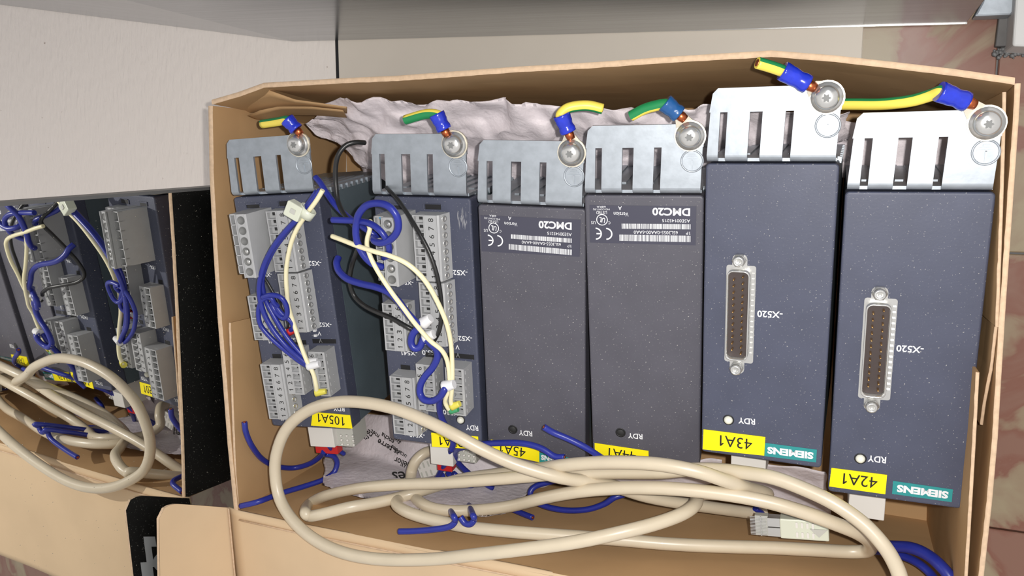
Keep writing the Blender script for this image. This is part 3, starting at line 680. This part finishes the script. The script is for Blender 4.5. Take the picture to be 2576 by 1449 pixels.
# scuffs: pale scrapes on the second module's cover
mb = MB(); random.seed(4)
for k in range(26):
    q = L(2, random.gauss(1160, 9), random.uniform(530, 568), .06); l_ = random.uniform(.6, 3); mb.add([q+Vector((0, l_, 0)), q+Vector((.16, 0, 0)), q+Vector((0, -l_, 0)), q+Vector((-.12, 0, 0))], [(0, 1, 2, 3)])
mb.build('scrape_marks', mat('scrape_grey', sr(150, 150, 155), .7), mod[2])

# ---------------------------------------------------------------- earth wires on the bracket screws
EW = {1: dict(s=[(746, 326), (722, 300)], w=[(722, 302), (700, 306), (660, 312)], st=(0, 1, .35), c='sleeve', d='short green and yellow earth wire on the leftmost bracket screw'),
 2: dict(s=[(1118, 326), (1098, 286)], w=[(1100, 288), (1070, 287), (1020, 301)], st=(0, -.8, 1), c='sleeve', d='earth wire with dark blue sleeve on the screw of the second bracket from left'),
 3: dict(s=[(1430, 332), (1412, 288)], w=[(1410, 290), (1425, 274), (1450, 267), (1482, 266), (1516, 274)], st=(0, -.9, -.2), c='sleeve', d='mostly yellow earth wire curling right above the module labelled 45A1'),
 4: dict(s=[(1708, 288), (1672, 258)], w=[(1674, 262), (1650, 266), (1620, 275), (1588, 292)], st=(.1, .25, 1), c='sleeve2', d='earth wire with teal blue sleeve above the module labelled 44A1'),
 5: dict(s=[(2032, 212), (1968, 178)], w=[(1972, 180), (1945, 170), (1905, 158)], st=(0, 1, .55), c='sleeve', d='earth wire with cut copper end rising past the box rim above module 43A1'),
 6: dict(s=[(2432, 256), (2362, 230)], w=[(2368, 230), (2340, 240), (2290, 254), (2220, 262), (2150, 262), (2085, 262)], st=(0, 1, .15), c='sleeve', d='long earth wire running left from the rightmost bracket behind its neighbour')}
def stripe(mb, pts, r, vec, half=.9, n=6):
    vec = Vector(vec); vs = []
    for i, p in enumerate(pts):
        t = (pts[min(i+1, len(pts)-1)]-pts[max(i-1, 0)]).normalized(); u = (vec-t*vec.dot(t)).normalized(); b = t.cross(u)
        for k in range(n+1):
            a = -half+2*half*k/n; vs.append(p+(u*math.cos(a)+b*math.sin(a))*r)
    mb.add(vs, [(i*(n+1)+k, i*(n+1)+k+1, (i+1)*(n+1)+k+1, (i+1)*(n+1)+k) for i in range(len(pts)-1) for k in range(n)], True)
for i, e in EW.items():
    c = lw(i, 44.4, 24.6, 1.4); R3 = MT[i][1]; up = R3 @ Vector((0, 0, 1))
    s0 = WL(i, *e['s'][0], 4.5); s1 = WL(i, *e['s'][1], 5.5 if i < 5 else 7)
    t = empty('earth_wire', s0, label=e['d'], category='wire', group='earth wires on the bracket screws')
    u = (s0-c); u = (u-up*u.dot(up)); ln = u.length; u.normalize(); p = up.cross(u)
    lug = []
    for k in range(19):
        a = math.radians(35+290*k/18); lug.append(c + (u*math.cos(a)+p*math.sin(a))*6.3)
    e1 = c+u*(ln-1.5)
    loop = [e1-p*2.4+up*.8] + [] + [e1+p*2.4+up*.8] + lug
    wm(MB().hull([q for q in loop], [q+up*.9 for q in loop]), 'ring_lug', M['tin'], t)
    d = (s1-s0).normalized()
    wm(MB().tube([s0-d*3.2, s0-d*1.5, s0+d*.5], [1.7, 2.0, 2.0], n=10), 'copper_strands', M['copper'], t)
    Ls = (s1-s0).length; ks = 10
    wm(MB().tube([s0+d*Ls*k/ks for k in range(ks+1)], [3.45, 3.5, 3.5, 3.2, 3.15, 3.35, 3.5, 3.45, 3.6, 3.65, 3.6], n=18), 'crimp_sleeve', M[e['c']], t)
    zz = [5.0, 4.5, 3.5, 2.5, 1, 0, -1]
    if i == 6: zz = [6, 3, 0, -4, -8, -10]
    if i == 5: zz = [7, 9, 12]
    if i == 1: zz = [5, 3, 0]
    pts = spline([s1-d*2] + [WL(i, a, b, zz[k]) for k, (a, b) in enumerate(e['w'])], 6)
    o = wm(MB().tube(pts, 2.15, n=14), 'insulation', M['gy'], t)
    mb = MB(); stripe(mb, pts, 2.2, e['st'], .95); wm(mb, 'green_stripe', M['gg'], t)
    dd = (pts[-1]-pts[-2]).normalized(); wm(MB().tube([pts[-1]-dd*.5, pts[-1]+dd*.25], 1.35, n=10), 'copper_core', M['copper'], t)
def zf(px, py, z, y=-170.5):                        # keep a point at or in front of the front wall's inner face
    while z < 0 and at(px, py, z).y < y: z += 1
    return z
# ---------------------------------------------------------------- tissue paper
sheet('tissue_paper', [ [q+Vector((0, 0, random.uniform(-.6, .6))) for q in r] for r in loft(
  pl3([(772, 306, -42), (800, 262, -32), (850, 252, -28), (960, 249, -26), (1080, 250, -28), (1200, 258, -30), (1330, 262, -27), (1450, 268, -30), (1600, 274, -28), (1760, 268, -30), (1950, 274, -34), (2130, 282, -36)]),
  pl3([(776, 316, -46), (800, 346, -52), (862, 366, -58), (930, 430, -66), (1010, 470, -70), (1180, 480, -72), (1300, 490, -72), (1450, 480, -72), (1600, 480, -72), (1780, 470, -72), (1950, 440, -72), (2150, 440, -72)]), 120, 34)],
  M['paper'], None, th=.15, amp=4.2, freq=.10, seed=2, label='crumpled grey tissue paper behind the zinc brackets along the back wall', category='paper')
sheet('tissue_paper', loft(pl3([(905, 385, -82), (1060, 400, -82), (1200, 420, -84), (1400, 430, -84)]), pl3([(905, 470, -88), (1060, 490, -88), (1200, 500, -88), (1400, 500, -88)]), 50, 16), M['paper'], None, th=.15, amp=3, freq=.11, seed=9,
  label='lower layer of tissue paper seen between the first two brackets', category='paper')
PB = loft(pl3([(822, 1062, -96), (900, 1045, -92), (1000, 1040, -84), (1120, 1060, -70), (1300, 1110, -80), (1420, 1160, -85)]),
          pl3([(812, 1222, -82), (875, 1240, -70), (1000, 1275, -64), (1120, 1290, -64), (1220, 1305, -70), (1270, 1290, -74)]), 60, 26)
PB = [[at(W/2+FPX*c.x/-c.z, H/2-FPX*c.y/-c.z, zf(W/2+FPX*c.x/-c.z, H/2-FPX*c.y/-c.z, q.z, -172)) for q in r for c in [RC.transposed() @ (q-CAM)]] for r in PB]
pb = sheet('tissue_paper', PB, M['paper'], None, th=.15, amp=1.6, freq=.05, seed=4, label='printed tissue paper with black French words below the second module', category='paper')
def onsheet(px, py):                                # point of the printed sheet nearest to the pixel's ray
    best = None; d = ray(px, py)
    for r in PB:
        for q in r:
            t = (q-CAM).dot(d)/d.dot(d); e = (CAM+d*t-q).length
            if best is None or e < best[0]: best = (e, q)
    return at(px, py, best[1].z+2.4)
words = [('les', (1016, 1207), (1000, 1192), 13), ('am\u00e9lior', (1034, 1186), (1002, 1150), 15), ('es terre', (998, 1146), (958, 1104), 12), ('nucar\u00e9es', (1022, 1158), (990, 1120), 11),
  ('encha', (986, 1116), (964, 1090), 12), ('sur', (1004, 1116), (996, 1096), 11), ('ex', (924, 1108), (917, 1092), 14), ('re', (934, 1096), (926, 1082), 12), ('met', (950, 1100), (936, 1082), 10)]
pt = MB()
for s, A, B, h in words:
    a = onsheet(*A); b = onsheet(*B); z = (a.z+b.z)/2+.0; a.z = z; b.z = z; k = ('w'+s)
    if k not in TC: TC[k] = textmesh(s, .012)
    vs, fs = TC[k]; d = b-a; u = d.normalized(); p = Vector((-u.y, u.x, 0)); hh = h*d.length/math.hypot(A[0]-B[0], A[1]-B[1])
    pt.add([a+d*q.x+p*q.y*hh for q in vs], fs)
pt.build('paper_print', M['ink'], pb)
sheet('tissue_paper', loft(pl3([(1832, 1178, -78), (1900, 1160, -74), (2000, 1170, -72), (2078, 1185, -72)]), pl3([(1836, 1250, -84), (1920, 1270, -86), (2000, 1290, -88), (2094, 1300, -90)]), 30, 16), M['paper'], None, th=.15, amp=1.8, freq=.09, seed=6,
  label='small piece of grey tissue paper below the module labelled 43A1', category='paper')
sheet('tissue_paper', loft(pl3([(1300, 1150, -76), (1500, 1150, -80), (1640, 1160, -80), (1820, 1150, -80)]), pl3([(1280, 1220, -84), (1450, 1222, -86), (1640, 1225, -88), (1820, 1215, -88)]), 40, 12), M['paper'], None, th=.15, amp=2.5, freq=.09, seed=8,
  label='tissue paper tucked under the blank-faced modules behind the cable bundle', category='paper')
sheet('tissue_paper', loft(pl3([(2105, 300, -56), (2180, 310, -56), (2290, 318, -58), (2420, 325, -60)]), pl3([(2095, 430, -66), (2170, 450, -66), (2290, 460, -66), (2410, 470, -66)]), 40, 16), M['paper'], None, th=.15, amp=1.8, freq=.12, seed=3,
  label='tissue paper behind the slots of the rightmost bracket', category='paper')

# ---------------------------------------------------------------- thick beige cables
def pl3f(L_, m=0): return [at(a, b, zf(a, b, z) if z < -24 else z) for a, b, z in L_]
def cable(name, pts, r, m, lbl, cat='cable', grp=None, n=16, per=10, ends=None, **k):
    P_ = spline(pts, per); o = MB().tube(P_, r, n=n).build(name, M[m], None)
    o['label'] = lbl; o['category'] = cat
    if grp: o['group'] = grp
    return o, P_
C1 = pl3f([(1925, 1292, -76), (1890, 1290, -72), (1800, 1278, -60), (1700, 1263, -45), (1620, 1247, -34), (1540, 1222, -24), (1470, 1210, -16), (1400, 1199, -8), (1300, 1169, -2), (1220, 1134, 1), (1150, 1097, 4), (1080, 1062, 5), (1000, 1030, 6), (920, 1013, 6), (845, 1012, 5), (775, 1033, 3),
  (722, 1078, 1), (696, 1140, 0), (693, 1200, 0), (707, 1262, 2), (745, 1318, 6), (800, 1362, 9), (870, 1392, 11), (960, 1407, 12), (1080, 1407, 12), (1200, 1395, 12), (1330, 1380, 10), (1450, 1363, 7), (1560, 1340, 2), (1650, 1317, -6), (1715, 1293, -14), (1748, 1270, -22), (1760, 1245, -34),
  (1800, 1242, -46), (1870, 1250, -46), (1930, 1244, -34), (1880, 1228, -20), (1820, 1207, -11), (1750, 1185, -7), (1650, 1167, -6), (1530, 1163, -7), (1420, 1170, -10), (1330, 1184, -18), (1240, 1194, -26), (1150, 1208, -30), (1050, 1238, -30), (960, 1262, -31), (880, 1276, -31), (815, 1292, -31), (780, 1298, -31), (768, 1288, -28),
  (778, 1268, -24), (820, 1247, -22), (900, 1229, -20), (1000, 1219, -18), (1120, 1215, -17), (1250, 1205, -16), (1400, 1193, -18), (1540, 1189, -19), (1660, 1188, -18), (1740, 1181, -18), (1810, 1182, -18), (1880, 1190, -16), (1950, 1203, -14), (2030, 1233, -12), (2100, 1267, -10), (2170, 1316, -8), (2218, 1366, -6), (2248, 1412, -5), (2266, 1460, -4), (2272, 1530, -2)])
o1, P1 = cable('signal_cable', C1, 3.05, 'cable', 'thick beige cable whose big loop overlaps the yellow label 105A1')
C2 = pl3f([(1092, 1134, -58), (1068, 1140, -52), (1045, 1162, -48), (1034, 1195, -46), (1036, 1235, -44), (1060, 1266, -42), (1110, 1283, -38), (1190, 1284, -32), (1280, 1274, -26), (1370, 1252, -19), (1460, 1236, -14), (1560, 1228, -12), (1680, 1229, -12), (1800, 1240, -13), (1920, 1260, -14), (2020, 1288, -16), (2100, 1317, -20), (2160, 1342, -27),
  (2188, 1364, -38), (2184, 1384, -48), (2140, 1388, -54), (2060, 1384, -56), (1940, 1378, -56), (1800, 1374, -56), (1680, 1368, -56), (1540, 1356, -55), (1400, 1346, -54), (1280, 1337, -54), (1180, 1326, -53), (1090, 1308, -52), (1030, 1290, -52), (1000, 1272, -54), (1000, 1258, -58), (1020, 1250, -62)])
o2, P2 = cable('signal_cable', C2, 3.05, 'cable', 'thick beige cable with long lower run and bend beside the blue wires at bottom right')
# plugs at the cable ends
def frame(c, xdir, zdir=(0, 0, 1)):
    x = Vector(xdir).normalized(); z = Vector(zdir); z = (z-x*z.dot(x)).normalized(); y = z.cross(x); return Matrix((x, y, z)).transposed()
ZP = zf(1962, 1372, -92, -168)+4; a = at(1962, 1330, ZP); b = at(2085, 1338, ZP); R3 = frame(a, b-a); ln = (b-a).length; k_ = (at(2020, 1305, ZP)-at(2020, 1355, ZP)).length
t = empty('data_plug', a, R3, label='pale plastic data plug with a comb of contacts under the cable run', category='plug')
MB().box(0, ln, -k_/2, k_/2, -8, 0).build('plug_body', M['nylon'], t, bevel=.6)
m = MB()
for j in range(4):
    for s_ in (-1, 1): m.prism(rr_poly(ln*.33+j*ln*.11, ln*.33+j*ln*.11+1, s_*k_*.24-k_*.14, s_*k_*.24+k_*.14, .4, 2), 0, .5)
m.build('grip_ribs', M['wplug'], t)
MB().prism([(ln*.62, k_*.1), (ln*.80, -k_*.3), (ln*.98, k_*.1)], -.5, .6).build('latch_wedge', M['gplug'], t)
MB().box(-5.5, 0, -k_*.46, -k_*.03, -6, -1).box(-5.5, 0, k_*.03, k_*.46, -6, -1).build('metal_shield', M['steel'], t)
ct = MB().box(-11, -5.3, -k_/2, k_/2, -6, -2.2).build('contact_carrier', M['gplug'], t)
for j in range(13): shared('ctc', lambda: MB().box(-13.2, -6, -.16, .16, -2.1, -1.7).box(-8.6, -8.1, -.3, .3, -2.1, -1.1), 'contact', M['steel'], t, (0, -k_/2+.5+j*(k_-1)/12, 0))
a = at(1052, 1186, -56); b = at(1108, 1170, -56); R3 = frame(a, b-a); ln = (b-a).length
t = empty('cable_clip', a, R3, label='cream cable clip with slotted ribs under the end of the looped beige cable', category='clip')
MB().prism([(0, -4.5), (ln*.8, -5.2), (ln, 0), (ln*.85, 5.5), (0, 5)], -7, 0).build('clip_body', M['wplug'], t, bevel=.5)
m = MB()
for j in range(3):
    for s_ in (-1, 1): m.prism(rr_poly(1.2+j*3.2, 2.3+j*3.2, s_*2.6-1.7, s_*2.6+1.7, .5, 2), 0, .12)
m.build('slots', M['gplug'], t)

# ---------------------------------------------------------------- thin wires on the first two modules
def wire(i, pts, r, m, lbl, grp=None, ferr=None, tip=None, per=8, name='wire'):
    P_ = spline([WL(i, a, b, z) for a, b, z in pts], per)
    t = empty(name, P_[0], label=lbl, category='wire')
    if grp: t['group'] = grp
    wm(MB().tube(P_, r, n=12), 'insulation', M[m], t)
    if ferr:
        d = (P_[-1]-P_[-4]).normalized() if len(ferr) < 3 else MT[i][1] @ Vector(ferr[2]).normalized()
        e = P_[-1]; wm(MB().tube([e-d*.8, e+d*.2, e+d*ferr[1]*.8, e+d*ferr[1]], [r*1.75, r*1.7, r*1.35, r*1.25], n=14), 'ferrule', M[ferr[0]], t)
    if tip:
        d = (P_[0]-P_[2]).normalized(); wm(MB().tube([P_[0], P_[0]+d*.5], r*.55, n=8), 'copper_core', M['copper'], t)
    return t
G1 = 'wires tied on the leftmost module'; G2 = 'wires over the second module'
wire(1, [(806, 478, 22), (785, 506, 22), (758, 541, 21), (722, 578, 20), (690, 618, 19), (664, 668, 18), (652, 724, 17), (660, 776, 16), (682, 822, 15), (716, 866, 14), (748, 896, 14), (778, 921, 13.5)], 1.35, 'blue', 'outer blue wire of the tied bunch bending down over the leftmost module', G1, ('ferr', 6, (1, .2, -.1)))
wire(1, [(797, 482, 21), (776, 512, 20.5), (752, 546, 19.5), (716, 590, 18), (682, 640, 17), (660, 700, 15.5), (668, 752, 14.5), (692, 800, 14), (722, 848, 13), (752, 884, 12.5), (776, 911, 12)], 1.3, 'blue', 'inner blue wire of the tied bunch ending in a white ferrule', G1, ('ferr', 5, (1, .1, -.2)))
wire(1, [(700, 770, 14), (690, 762, 16), (684, 752, 17), (672, 748, 17), (656, 760, 16), (650, 786, 15), (656, 818, 14), (682, 850, 13), (716, 880, 12), (752, 908, 12), (772, 920, 12)], 1.25, 'blue', 'blue wire making a loop left of the numbered blocks on the leftmost module', G1)
wire(1, [(660, 748, 17), (682, 742, 18), (706, 748, 18), (720, 768, 17), (722, 792, 16), (712, 800, 15), (694, 784, 14), (684, 766, 14), (690, 764, 14), (708, 788, 14), (730, 806, 13), (738, 822, 12), (728, 834, 10)], 1.3, 'blue', 'curled blue wire above the switch of the leftmost module', G1, ('red', 4, (1, .3, -.4)))
wire(1, [(800, 484, 20), (778, 516, 19), (752, 552, 18), (712, 600, 17), (682, 638, 17), (668, 672, 16), (664, 694, 15), (676, 716, 14), (696, 752, 14), (712, 784, 13), (724, 812, 12), (722, 832, 10)], .75, 'blackw', 'thin black wire of the tied bunch on the leftmost module', G1, ('ferr', 4, (-1, -.6, -.2)))
wire(1, [(812, 478, 23), (795, 506, 23), (770, 540, 22), (746, 578, 20), (730, 620, 18), (720, 680, 15), (722, 740, 13), (728, 780, 12.5), (744, 830, 12.5), (758, 872, 13.5), (772, 908, 14), (788, 940, 14), (795, 968, 14), (797, 988, 13)], 1.15, 'cream', 'cream wire of the tied bunch ending in a yellow ferrule on the leftmost module', G1, ('yferr', 5, (1, .1, -.3)))
# cable tie: head and band around the bunch
cz = WL(1, 745, 530, 23); R3 = MT[1][1] @ Matrix.Rotation(-.55, 3, 'Z')
t = empty('cable_tie', cz, R3, label='natural nylon cable tie holding the wire bunch on the leftmost module', category='cable tie')
MB().prism(rr_poly(-4.6, 3.8, -4.0, 3.8, .8), -2.6, 2.6).build('tie_head', M['nylon'], t, bevel=.5)
MB().box(-1.6, 1.2, -1.2, 1.2, 2.6, 3.1).build('latch_window', M['gplug'], t, bevel=.2)
bd_ = MB(); bc = WL(1, 771, 533, 21.5) - cz; bc = R3.transposed() @ bc; n_ = 20; vs = []
dirw = (R3.transposed() @ (WL(1, 795, 500, 21)-WL(1, 752, 560, 21))).normalized(); up_ = Vector((0, 0, 1)); sd = dirw.cross(up_).normalized()
for s_ in (-2.3, 2.3):
    for rr_ in (3.3, 4.1):
        for k in range(n_):
            a = 2*math.pi*k/n_; vs.append(bc+dirw*s_+(sd*math.cos(a)*1.05+up_*math.sin(a)*.8)*rr_)
fs = []
for k in range(n_):
    k2 = (k+1) % n_; fs += [(k, k2, n_+k2, n_+k), (2*n_+k, 3*n_+k, 3*n_+k2, 2*n_+k2), (n_+k, n_+k2, 3*n_+k2, 3*n_+k), (k, 2*n_+k, 2*n_+k2, k2)]
bd_.add(vs, fs, True); bd_.build('tie_band', M['nylon'], t)
# over the second module
wire(1, [(794, 446, 10), (806, 460, 12), (822, 486, 14), (846, 518, 16), (872, 543, 18), (898, 562, 22), (920, 576, 25), (940, 589, 25), (951, 596, 22)], 1.5, 'blue', 'blue wire from beside the leftmost bracket down to the second module', G2)
wire(2, [(836, 553, 24), (862, 554, 25), (900, 556, 26), (932, 563, 28), (958, 582, 29), (974, 607, 28), (979, 630, 26), (974, 643, 23), (966, 648, 20)], 1.5, 'blue', 'blue wire with its cut end left of the blue ring on the second module', G2)
wire(2, [(940, 598, 24), (942, 606, 26), (958, 611, 28), (980, 604, 29), (998, 585, 30), (1002, 562, 31), (995, 538, 32), (976, 518, 32), (950, 511, 31), (922, 517, 30), (903, 538, 29), (896, 564, 27), (896, 596, 26), (905, 624, 25), (920, 648, 24), (940, 665, 22), (964, 672, 19)], 1.65, 'blue', 'blue wire bent into a round ring over the second module', G2)
wire(2, [(918, 359, -2), (895, 358, 3), (870, 366, 6), (851, 390, 8), (844, 425, 8), (845, 465, 8), (850, 505, 10), (866, 540, 14), (890, 568, 17), (906, 590, 17), (900, 625, 14), (886, 665, 11), (880, 705, 8), (890, 742, 6), (915, 768, 8), (950, 786, 13), (985, 800, 16), (1020, 820, 17), (1042, 832, 16)], 1.15, 'blackw', 'long black wire with bare copper end standing up between the first two brackets', G2, None, True)
wire(2, [(973, 472, 2), (985, 485, 8), (1005, 508, 12), (1032, 548, 16), (1058, 592, 19), (1080, 635, 20), (1096, 680, 20), (1106, 725, 19), (1111, 770, 18), (1110, 805, 17), (1104, 835, 16), (1092, 858, 13)], 1.0, 'blackw', 'black wire leaving the bracket slot and crossing the numbered block', G2)
wire(2, [(835, 594, 22), (862, 604, 24), (900, 619, 26), (940, 632, 28), (985, 645, 28), (1025, 664, 27), (1060, 695, 25), (1085, 730, 23), (1108, 775, 20), (1124, 815, 18), (1133, 855, 16), (1137, 900, 15), (1138, 950, 15), (1136, 985, 15), (1134, 1010, 14), (1139, 1022, 13)], 1.15, 'cream', 'cream wire with free left end crossing the second module', G2, ('yferr', 4.2, (1, .5, 0)))
wire(2, [(932, 556, 20), (928, 566, 23), (930, 578, 24), (924, 600, 24), (924, 622, 24), (936, 655, 24), (955, 690, 24), (985, 735, 24), (1015, 775, 24), (1045, 815, 23), (1080, 855, 21), (1110, 880, 19), (1124, 905, 17), (1130, 940, 16), (1130, 975, 15), (1122, 998, 15), (1120, 1012, 14), (1128, 1028, 13), (1136, 1032, 12)], 1.1, 'cream', 'second cream wire starting beside the blue ring, ending in a green ferrule', G2, ('green', 3.6, (1, .3, 0)))
wire(2, [(851, 648, 10), (847, 662, 13), (853, 682, 15), (875, 702, 17), (910, 714, 18), (945, 722, 19), (975, 734, 20), (1000, 755, 21), (1022, 784, 21), (1042, 806, 21), (1052, 814, 20), (1066, 812, 18)], 1.7, 'blue', 'thick blue wire from the dark gap rising to a white ferrule', G2, ('ferr', 4.6, (1, .7, 0)))
wire(2, [(1074, 812, 18), (1058, 822, 19), (1040, 838, 20), (1034, 860, 20), (1042, 876, 20), (1056, 872, 19), (1064, 854, 18), (1072, 848, 17)], 1.7, 'blue', 'short blue hook at the switch of the second module', G2, ('ferr', 4.6, (1, .45, 0)))
wire(2, [(1068, 850, 18), (1084, 866, 18), (1098, 880, 17), (1100, 900, 17), (1088, 925, 17), (1070, 946, 17), (1058, 968, 17), (1057, 990, 17), (1068, 1006, 18), (1090, 1008, 18), (1108, 997, 19), (1118, 980, 19), (1120, 972, 17)], 1.7, 'blue', 'blue wire bent like an S between the two plugs of the second module', G2, ('ferr', 5, (1, .35, 0)))
wire(2, [(1122, 972, 15), (1112, 988, 15), (1106, 1006, 14), (1106, 1030, 11), (1112, 1054, 7), (1126, 1082, 4), (1140, 1110, 3), (1136, 1132, 0)], 1.6, 'blue', 'blue wire running down from the plug of the second module under the cable', G2)

# loose blue wires in the lower part of the box
def lw_(pts, lbl, r=1.55, m='blue', tip=True, yc=-176):
    P_ = spline([at(a, b, zf(a, b, z, yc if z > -40 else -176) if z < -1.5 else z) for a, b, z in pts], 8); t = empty('wire', P_[0], label=lbl, category='wire', group='loose blue wires at the front of the box')
    wm(MB().tube(P_, r, n=12), 'insulation', M[m], t)
    if tip: d = (P_[0]-P_[2]).normalized(); wm(MB().tube([P_[0], P_[0]+d*.3], r*.55, n=8), 'copper_core', M['copper'], t)
lw_([(615, 1062, -1), (619, 1088, -2), (634, 1122, -8), (660, 1155, -20), (695, 1173, -32), (740, 1177, -44), (780, 1166, -46), (806, 1148, -44), (815, 1136, -40)], 'blue wire with its end standing up beside the left wall')
lw_([(605, 1273, -1), (650, 1262, -9), (710, 1240, -24), (770, 1222, -32), (815, 1206, -40), (840, 1188, -46), (848, 1165, -48), (840, 1148, -46), (820, 1142, -42)], 'blue wire reaching the front left corner of the box')
lw_([(866, 1142, -50), (850, 1132, -46), (835, 1130, -42), (828, 1122, -38)], 'short blue wire stub beside the red latch of the leftmost module', 1.3)
lw_([(1004, 1337, -24), (1040, 1336, -24), (1090, 1332, -24), (1130, 1325, -24), (1145, 1311, -23), (1140, 1296, -26), (1128, 1276, -58), (1112, 1246, -62), (1118, 1215, -58), (1112, 1195, -50)], 'blue wire with open cut end over the front wall left of centre', yc=-163)
lw_([(1158, 1300, -20), (1170, 1316, -18), (1184, 1318, -18), (1193, 1306, -19), (1189, 1294, -28), (1178, 1268, -60), (1168, 1250, -60), (1150, 1220, -58), (1128, 1190, -50)], 'blue wire with a small hook just below the cables', yc=-161)
lw_([(1340, 1302, -62), (1310, 1290, -62), (1270, 1272, -60), (1215, 1245, -58), (1170, 1215, -55), (1140, 1190, -50)], 'blue wire pointing right onto the box floor')
lw_([(1420, 1150, -14), (1395, 1148, -14), (1362, 1128, -14), (1320, 1116, -14), (1270, 1114, -15), (1215, 1117, -20), (1170, 1124, -26), (1148, 1134, -34), (1150, 1160, -42), (1185, 1195, -50), (1240, 1228, -58)], 'blue wire arching over the yellow label 45A1')
lw_([(1368, 1074, -8), (1392, 1088, -10), (1430, 1104, -12), (1470, 1124, -14), (1505, 1146, -17), (1535, 1165, -24), (1600, 1195, -36)], 'blue wire pointing up between the modules labelled 45A1 and 44A1')
lw_([(1570, 1244, -50), (1545, 1252, -48), (1520, 1268, -48), (1480, 1281, -48), (1430, 1284, -48), (1380, 1276, -49), (1345, 1260, -50), (1334, 1240, -50), (1350, 1222, -52), (1400, 1208, -54)], 'blue wire bowed onto the box floor below the cable bundle')
lw_([(1136, 1128, -34), (1128, 1150, -38), (1112, 1180, -44), (1090, 1215, -52), (1050, 1240, -58), (1010, 1256, -60), (1005, 1262, -62)], 'blue wire crossing behind the looped cable near the clip')
lw_([(2195, 1372, -60), (2240, 1374, -52), (2290, 1378, -44), (2330, 1394, -38), (2365, 1422, -32), (2395, 1462, -28), (2410, 1520, -26)], 'upper thick blue wire leaving the cable bend at the bottom right', 2.6, tip=False)
lw_([(2195, 1385, -66), (2240, 1390, -60), (2285, 1404, -54), (2320, 1424, -48), (2350, 1456, -42), (2370, 1510, -38)], 'lower blue wire leaving the cable bend at the bottom right', 1.9, tip=False)
lw_([(2200, 1378, -72), (2225, 1400, -70), (2242, 1430, -68), (2250, 1470, -66)], 'dark thin blue wire beneath the cable at the bottom right', 1.0, tip=False)
lw_([(1900, 1278, -70), (1920, 1294, -74), (1940, 1302, -80)], 'short blue wire end behind the data plug', 1.6, tip=False)
